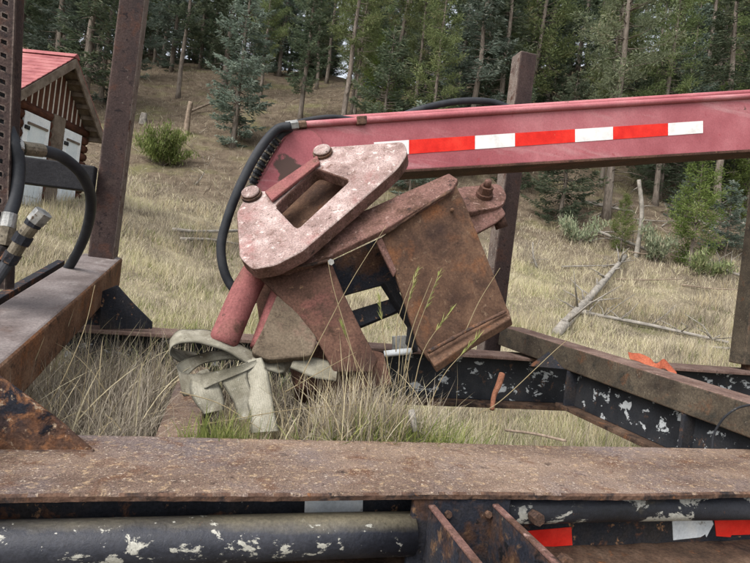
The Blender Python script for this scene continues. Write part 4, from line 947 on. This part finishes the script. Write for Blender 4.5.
# small fitting lying behind the head
ft = thing('hydraulic_fitting', 'small grey metal fitting lying behind the brown side plate', 'fitting', pix(400, 348, 1.9))
hexa('body', [pix(x, y, d) for x, y, d in ((392, 350, 1.86), (414, 349, 1.86), (414, 349, 1.95), (392, 350, 1.95), (392, 336, 1.86), (413, 335, 1.86), (413, 335, 1.95), (392, 336, 1.95))], M['steel'], ft)
tube('stem', [pix(384, 354, 1.84), pix(412, 351, 1.84)], .011, M['tape_grey'], ft, sides=10, n=1)

# ================================================================== HOSES AND FITTINGS
def hose(pts, r, label, name='hydraulic_hose', guard=None):
    o = tube(name, [pix(*p) for p in pts], r, M['rubber'], None, sides=14, n=10)
    return setp(o, label, 'hose')
hose([(291, 126, 1.93), (276, 130, 1.92), (258, 152, 1.90), (240, 186, 1.88), (227, 220, 1.87), (221, 248, 1.86), (226, 276, 1.86), (240, 294, 1.88), (262, 300, 1.96)], .0155, 'black hose bending down from the boom end and curving beside the pink cylinder')
h2 = thing('hydraulic_hose', 'black hose with ribbed guard against the boom end, beside the longer hose', 'hose', pix(270, 150, 1.93))
P = [pix(*p) for p in ((291, 128, 1.955), (280, 136, 1.95), (266, 156, 1.95), (254, 180, 1.95), (250, 200, 1.97))]
tube('hose_core', P, .013, M['rubber'], h2)
CP = catmull(P, 12)
for i in range(14, len(CP) - 2, 2):
    d_ = (CP[i + 1] - CP[i]).normalized()
    tube('guard_ring', [CP[i], CP[i] + d_ * .006], .0185, M['brass_grey'] if i % 4 else M['rubber'], h2, sides=10, n=1, smooth=False)
hose([(291, 124, 2.02), (312, 119, 2.05), (335, 117, 2.08), (362, 121, 2.10)], .009, 'thin grey hose arching over the left end of the boom top')
hose([(384, 126, 2.44), (412, 112, 2.46), (450, 102.5, 2.5), (482, 101, 2.54), (504, 106, 2.56), (522, 118, 2.56)], .0155, 'black hose arching above the boom against the middle stake')
hose([(4, 120, 1.52), (14, 142, 1.52), (19, 165, 1.53), (16, 195, 1.52), (10, 215, 1.50)], .0165, 'short thick hose hanging at the left edge in front of the shed doors')
hose([(22, 148, 1.55), (40, 150, 1.60), (62, 157, 1.68), (82, 175, 1.78), (91, 200, 1.90), (86, 232, 2.02), (72, 262, 2.12), (55, 285, 2.2)], .0175, 'black hose looping in front of the shed and down behind the left bunk')
def fitting(segs, label):
    b = pix(*segs[0][0]); e = thing('hose_fitting', label, 'fitting', b)
    for nm, p0, p1, r, m_ in [(s[2], s[0], s[1], s[3], s[4]) for s in segs]:
        tube(nm, [pix(*p0), pix(*p1)], r, M[m_], e, sides=8 if 'nut' in nm or 'cap' in nm else 14, n=1, smooth=False)
fitting([((22, 148, 1.54), (42, 150.5, 1.605), 'ferrule', .0195, 'brass_grey'), ((14, 147, 1.525), (22, 148, 1.54), 'nut', .022, 'steel')], 'silver crimped ferrule on the looping hose before the shed')
fitting([((-12, 292, 1.42), (8, 262, 1.46), 'hose_end', .015, 'rubber'), ((8, 262, 1.46), (14, 253, 1.46), 'nut', .021, 'black_rust'), ((14, 253, 1.46), (22, 240, 1.46), 'body', .018, 'brass_grey'),
         ((20, 243, 1.46), (25, 235, 1.46), 'collar_nut', .023, 'black_rust'), ((25, 235, 1.46), (34, 223, 1.46), 'sleeve', .0185, 'brass_grey'), ((32, 226, 1.46), (35, 221, 1.46), 'band_nut', .021, 'black_rust'), ((35, 222, 1.46), (44, 212, 1.46), 'end_cap', .0225, 'steel')], 'dirty brass hose coupling with steel end cap at the left edge')
fitting([((10, 214, 1.50), (7, 228, 1.49), 'ferrule', .0195, 'steel'), ((7, 228, 1.49), (3, 246, 1.48), 'nut', .022, 'brass_grey'), ((3, 246, 1.48), (-6, 262, 1.47), 'elbow', .018, 'black_rust')], 'steel hose end under the short thick hose at the left edge')
setp(tube('cable', [pix(712, 450, 1.62), pix(714, 434, 1.62), pix(724, 418, 1.60), pix(738, 408, 1.58), pix(756, 404, 1.55)], .0035, M['rubber'], None, sides=6), 'thin black cable curving over the right bunk', 'cable')

# ================================================================== STRAP, RAG, STICKS
strap = thing('ratchet_strap', 'grey-beige webbing strap lying in loose loops at the foot of the bracket', 'strap', T(-.02, 1.5, 1.13))
def ribbon(name, rows, mat, parent, th=.0022, n=7):
    L = catmull([pix(*r[0]) for r in rows], n); R_ = catmull([pix(*r[1]) for r in rows], n); V, F = [], []
    W_ = 12
    for side in (0, 1):
        for i in range(len(L)):
            tn = (L[min(i + 1, len(L) - 1)] - L[max(0, i - 1)]); nn = tn.cross(R_[i] - L[i]); nn = nn.normalized() if nn.length > 1e-9 else Vector((0, 0, 1))
            for k in range(W_ + 1):
                f = k / W_; V.append(L[i].lerp(R_[i], f) + nn * (th * (side - .5) + .0016 * math.sin(f * math.pi) + .0014 * math.sin(i * .55 + f * 3) + .0007 * math.sin(i * .8 + 7 * f)))
    m = len(L); c_ = W_ + 1; off = m * c_
    for i in range(m - 1):
        for k in range(W_):
            a = i * c_ + k; F.append((a, a + 1, a + c_ + 1, a + c_)); F.append((off + a, off + a + c_, off + a + c_ + 1, off + a + 1))
        for k in (0, W_):
            a = i * c_ + k; F.append((a, a + c_, off + a + c_, off + a))
    me = pymesh(name, V, F); bm = bmesh.new(); bm.from_mesh(me); bmesh.ops.recalc_face_normals(bm, faces=bm.faces); bm.to_mesh(me); bm.free()
    at = me.attributes.new('across', 'FLOAT', 'POINT'); at.data.foreach_set('value', [(i % c_) / W_ for i in range(len(V))])
    return link(name, me, mat, parent, smooth=True)
ribbon('webbing', [((258, 356, 1.64), (250, 366, 1.58)), ((240, 344, 1.64), (232, 355, 1.56)), ((214, 332, 1.64), (208, 345, 1.55)), ((190, 329, 1.63), (187, 343, 1.54)), ((175, 333, 1.61), (173, 346, 1.53)), ((170, 342, 1.60), (172, 357, 1.53)), ((177, 350, 1.62), (182, 362, 1.56)), ((196, 352, 1.66), (200, 362, 1.62))], M['webbing'], strap)
ribbon('webbing', [((262, 362, 1.60), (258, 371, 1.56)), ((242, 353, 1.63), (240, 361, 1.60)), ((216, 351, 1.63), (215, 361, 1.60)), ((196, 355, 1.60), (196, 368, 1.57)), ((180, 362, 1.54), (182, 384, 1.51)), ((178, 370, 1.49), (184, 396, 1.47)), ((190, 374, 1.45), (198, 392, 1.44)), ((212, 372, 1.44), (218, 383, 1.44)), ((238, 366, 1.47), (242, 373, 1.47)), ((256, 360, 1.52), (258, 365, 1.52))], M['webbing'], strap)
ribbon('webbing', [((246, 362, 1.54), (262, 358, 1.54)), ((244, 376, 1.48), (268, 372, 1.48)), ((246, 398, 1.45), (272, 394, 1.44)), ((250, 416, 1.42), (275, 412, 1.42)), ((251, 433, 1.40), (279, 431, 1.40))], M['webbing'], strap)
ribbon('webbing', [((218, 376, 1.46), (248, 362, 1.50)), ((224, 386, 1.44), (248, 380, 1.47)), ((234, 404, 1.43), (254, 398, 1.45)), ((238, 420, 1.42), (252, 418, 1.43))], M['webbing'], strap)
ribbon('webbing', [((198, 372, 1.475), (208, 369, 1.50)), ((190, 382, 1.44), (219, 384, 1.46)), ((192, 398, 1.42), (224, 398, 1.44)), ((204, 414, 1.41), (224, 410, 1.43))], M['webbing'], strap)
ribbon('webbing', [((258, 356, 1.60), (262, 370, 1.55)), ((276, 353, 1.62), (276, 373, 1.54)), ((288, 356, 1.63), (282, 374, 1.56)), ((293, 362, 1.64), (284, 378, 1.58))], M['webbing'], strap)
ribbon('webbing', [((296, 354, 1.60), (290, 368, 1.53)), ((314, 358, 1.62), (308, 376, 1.54)), ((338, 362, 1.62), (336, 382, 1.54))], M['webbing'], strap)
setp(ribbon('orange_rag', [((628, 352, 2.22), (630, 359, 2.18)), ((640, 354, 2.20), (642, 363, 2.15)), ((650, 358, 2.16), (652, 367, 2.12)), ((656, 364, 2.12), (659, 369, 2.09)), ((663, 359, 2.12), (665, 369, 2.07)), ((670, 365, 2.08), (671, 373, 2.04)), ((676, 372, 2.05), (677, 376, 2.02))], M['orange_cloth'], None), 'crumpled orange plastic scrap lying on the right bunk', 'scrap')
setp(tube('rusty_pin', [pix(502, 374, 1.75), pix(499, 384, 1.73), pix(494, 396, 1.72), pix(492, 410, 1.70)], [.010, .010, .008, .007], M['pin_rust'], None, sides=10), 'bent rusty steel pin standing in the grass before the far rail', 'pin')
setp(tube('stick', [pix(505, 430, 1.55), pix(535, 434, 1.50), pix(566, 441, 1.46)], .004, M['dead_brown'], None, sides=6), 'thin brown stick lying behind the near rail', 'stick')
setp(tube('stick', [pix(411, 410, 1.42), pix(416, 432, 1.40)], .009, M['dead_wood'], None, sides=7, n=4), 'pale short stick upright in the grass tuft', 'stick')

# ================================================================== WEEDS IN THE FRAME
rw = np.random.default_rng(21)
def weeds(name, label, n, s, t, z, hl, w, lean, bend, mat, segs=4, gauss=False, rr=(0, 1), clumps=0):
    if gauss: ss, tt = rw.normal(s[0], s[1], n), rw.normal(t[0], t[1], n)
    else: ss, tt = rw.uniform(s[0], s[1], n), rw.uniform(t[0], t[1], n)
    if clumps:
        cs, ct = rw.choice(ss, clumps), rw.choice(tt, clumps); i = rw.integers(0, clumps, n)
        ss, tt = cs[i] + rw.normal(0, .018, n), ct[i] + rw.normal(0, .018, n)
    tt = np.maximum(tt, 1.297)
    P = np.stack([A.x * ss + B.x * tt, A.y * ss + B.y * tt, z + SLOPE * ss], 1)
    L = rw.uniform(hl[0], hl[1], n) * rw.uniform(.5, 1, n); 
    me = blade_mesh(name, rw, P, L, rw.uniform(w[0], w[1], n), np.abs(rw.normal(lean[0], lean[1], n)), rw.normal(bend[0], bend[1], n), segs, rr[0] + (rr[1] - rr[0]) * rw.uniform(0, 1, n))
    return setp(link(name, me, M[mat]), label, 'weeds', kind='stuff')
weeds('dead_weeds', 'dense mat of grey dead weeds filling the frame beside the left bunk', 14000, (-.70, -.13), (1.30, 2.25), 1.05, (.06, .30), (.0010, .0030), (.85, .5), (.3, 1.3), 'grey_weed', segs=5, clumps=520)
weeds('dead_weeds', 'longer straw stems rising from the grey weeds', 260, (-.66, -.14), (1.32, 2.2), 1.06, (.2, .42), (.002, .0045), (.35, .3), (.8, .7), 'straw', 6)
weeds('grass_tuft', 'pale dry grass tuft growing over the near rail below the brown plate', 2300, (.41, .075), (1.40, .05), 1.10, (.06, .26), (.0013, .0030), (.3, .35), (.6, .8), 'grey_weed', 5, gauss=True)
weeds('grass_tuft', 'straw stems mixed in the grass tuft', 800, (.40, .085), (1.42, .06), 1.09, (.08, .33), (.0012, .003), (.3, .3), (.5, .8), 'straw', 5, gauss=True)
weeds('green_grass_tuft', 'short green grass at the right foot of the dry tuft', 1700, (.47, .09), (1.345, .035), 1.10, (.05, .17), (.002, .0045), (.25, .4), (.6, .8), 'green_grass', 4, gauss=True)
weeds('green_grass_tuft', 'short green grass growing in front of the strap', 700, (.03, .04), (1.325, .02), 1.09, (.06, .15), (.002, .004), (.15, .3), (.4, .6), 'green_grass', 4, gauss=True)
weeds('dry_stems', 'sparse dry stems between the strap and the grass tuft', 700, (.04, .22), (1.31, 1.75), 1.06, (.06, .20), (.0012, .003), (.5, .45), (.5, .8), 'straw', 5, clumps=90)
weeds('dry_stems', 'grey tangled stems under the bracket', 1800, (-.05, .5), (1.5, 2.2), 1.06, (.05, .16), (.0012, .003), (.7, .4), (.5, .9), 'grey_weed', 4, clumps=130)
weeds('dry_stems', 'dry grass along the far rail behind the bracket', 1500, (-.75, .45), (2.0, 2.42), 1.07, (.1, .3), (.0015, .0035), (.35, .3), (.5, .7), 'dry_grass', 4)
STALKS = [([(298, 384, 1.46), (322, 336, 1.48), (352, 280, 1.50), (386, 226, 1.52)], 'long straw stalk crossing in front of the leg plate'),
          ([(358, 372, 1.46), (346, 330, 1.48), (334, 290, 1.50), (328, 262, 1.52)], 'straw stalk leaning left across the leg plate'),
          ([(466, 330, 1.58), (480, 300, 1.60), (500, 268, 1.62)], 'thin straw stalk in front of the brown side plate'),
          ([(478, 414, 1.50), (503, 399, 1.54), (560, 346, 1.62), (596, 318, 1.66)], 'long bent pale stalk crossing the far rail'),
          ([(404, 372, 1.45), (412, 330, 1.47), (432, 278, 1.5)], 'greenish stalk before the left edge of the brown plate'),
          ([(396, 352, 1.47), (398, 320, 1.48), (412, 280, 1.5)], 'upright yellowish stalk beside the brown plate'),
          ([(30, 432, 1.30), (60, 385, 1.36), (84, 330, 1.45), (95, 285, 1.52)], 'long dry stalk leaning on the left bunk'),
          ([(180, 428, 1.36), (230, 420, 1.34), (290, 410, 1.36), (360, 404, 1.40)], 'bent straw stem lying before the strap'),
          ([(285, 392, 1.46), (320, 372, 1.47), (356, 352, 1.5)], 'dry twig lying right of the strap'),
          ([(180, 392, 1.38), (220, 404, 1.37), (262, 430, 1.33)], 'thin straw crossing the front of the strap')]
for pts, lb in STALKS:
    setp(tube('grass_stalk', [pix(*p) for p in pts], [.0015, .0012, .0007], M['straw'], None, sides=5), lb, 'stalk')

# seed heads on tall greenish stems
rs = random.Random(4)
SEED = [((404, 392, 1.44), (414, 340, 1.46), (438, 276, 1.48)), ((398, 384, 1.45), (402, 330, 1.47), (416, 272, 1.49)), ((412, 396, 1.43), (424, 350, 1.45), (450, 312, 1.47)), ((392, 388, 1.44), (384, 340, 1.46), (380, 300, 1.48)), ((430, 404, 1.42), (446, 372, 1.44), (478, 338, 1.46)), ((372, 392, 1.45), (352, 352, 1.47), (342, 326, 1.48))]
SL = ['leaning right, tallest before the brown plate', 'upright before the brown plate edge', 'arching over the grass tuft', 'upright before the dark opening', 'bent right at the tuft edge', 'leaning left before the leg plate']
for (a, b, c_), l_ in zip(SEED, SL):
    e = thing('seed_stem', 'greenish grass stem with seed head ' + l_, 'stem', pix(*a))
    P_ = [pix(*a), pix(*b), pix(*c_)]; tube('stem', P_, [.0013, .0011, .0006], M['straw'], e, sides=5)
    CP = catmull(P_, 10); tips = np.array([CP[int(len(CP) * (.72 + .27 * rs.random()))] for _ in range(46)])
    nr = np.random.default_rng(len(l_)); az = nr.normal(.6 if c_[0] > a[0] else 2.6, .5, 46)
    link('seed_head', blade_mesh('seed_head', nr, tips, nr.uniform(.012, .034, 46), nr.uniform(.0018, .0034, 46), nr.uniform(.2, .7, 46), nr.uniform(0, .4, 46), 2, nr.uniform(.4, 1, 46), az), M['green_grass'], e)
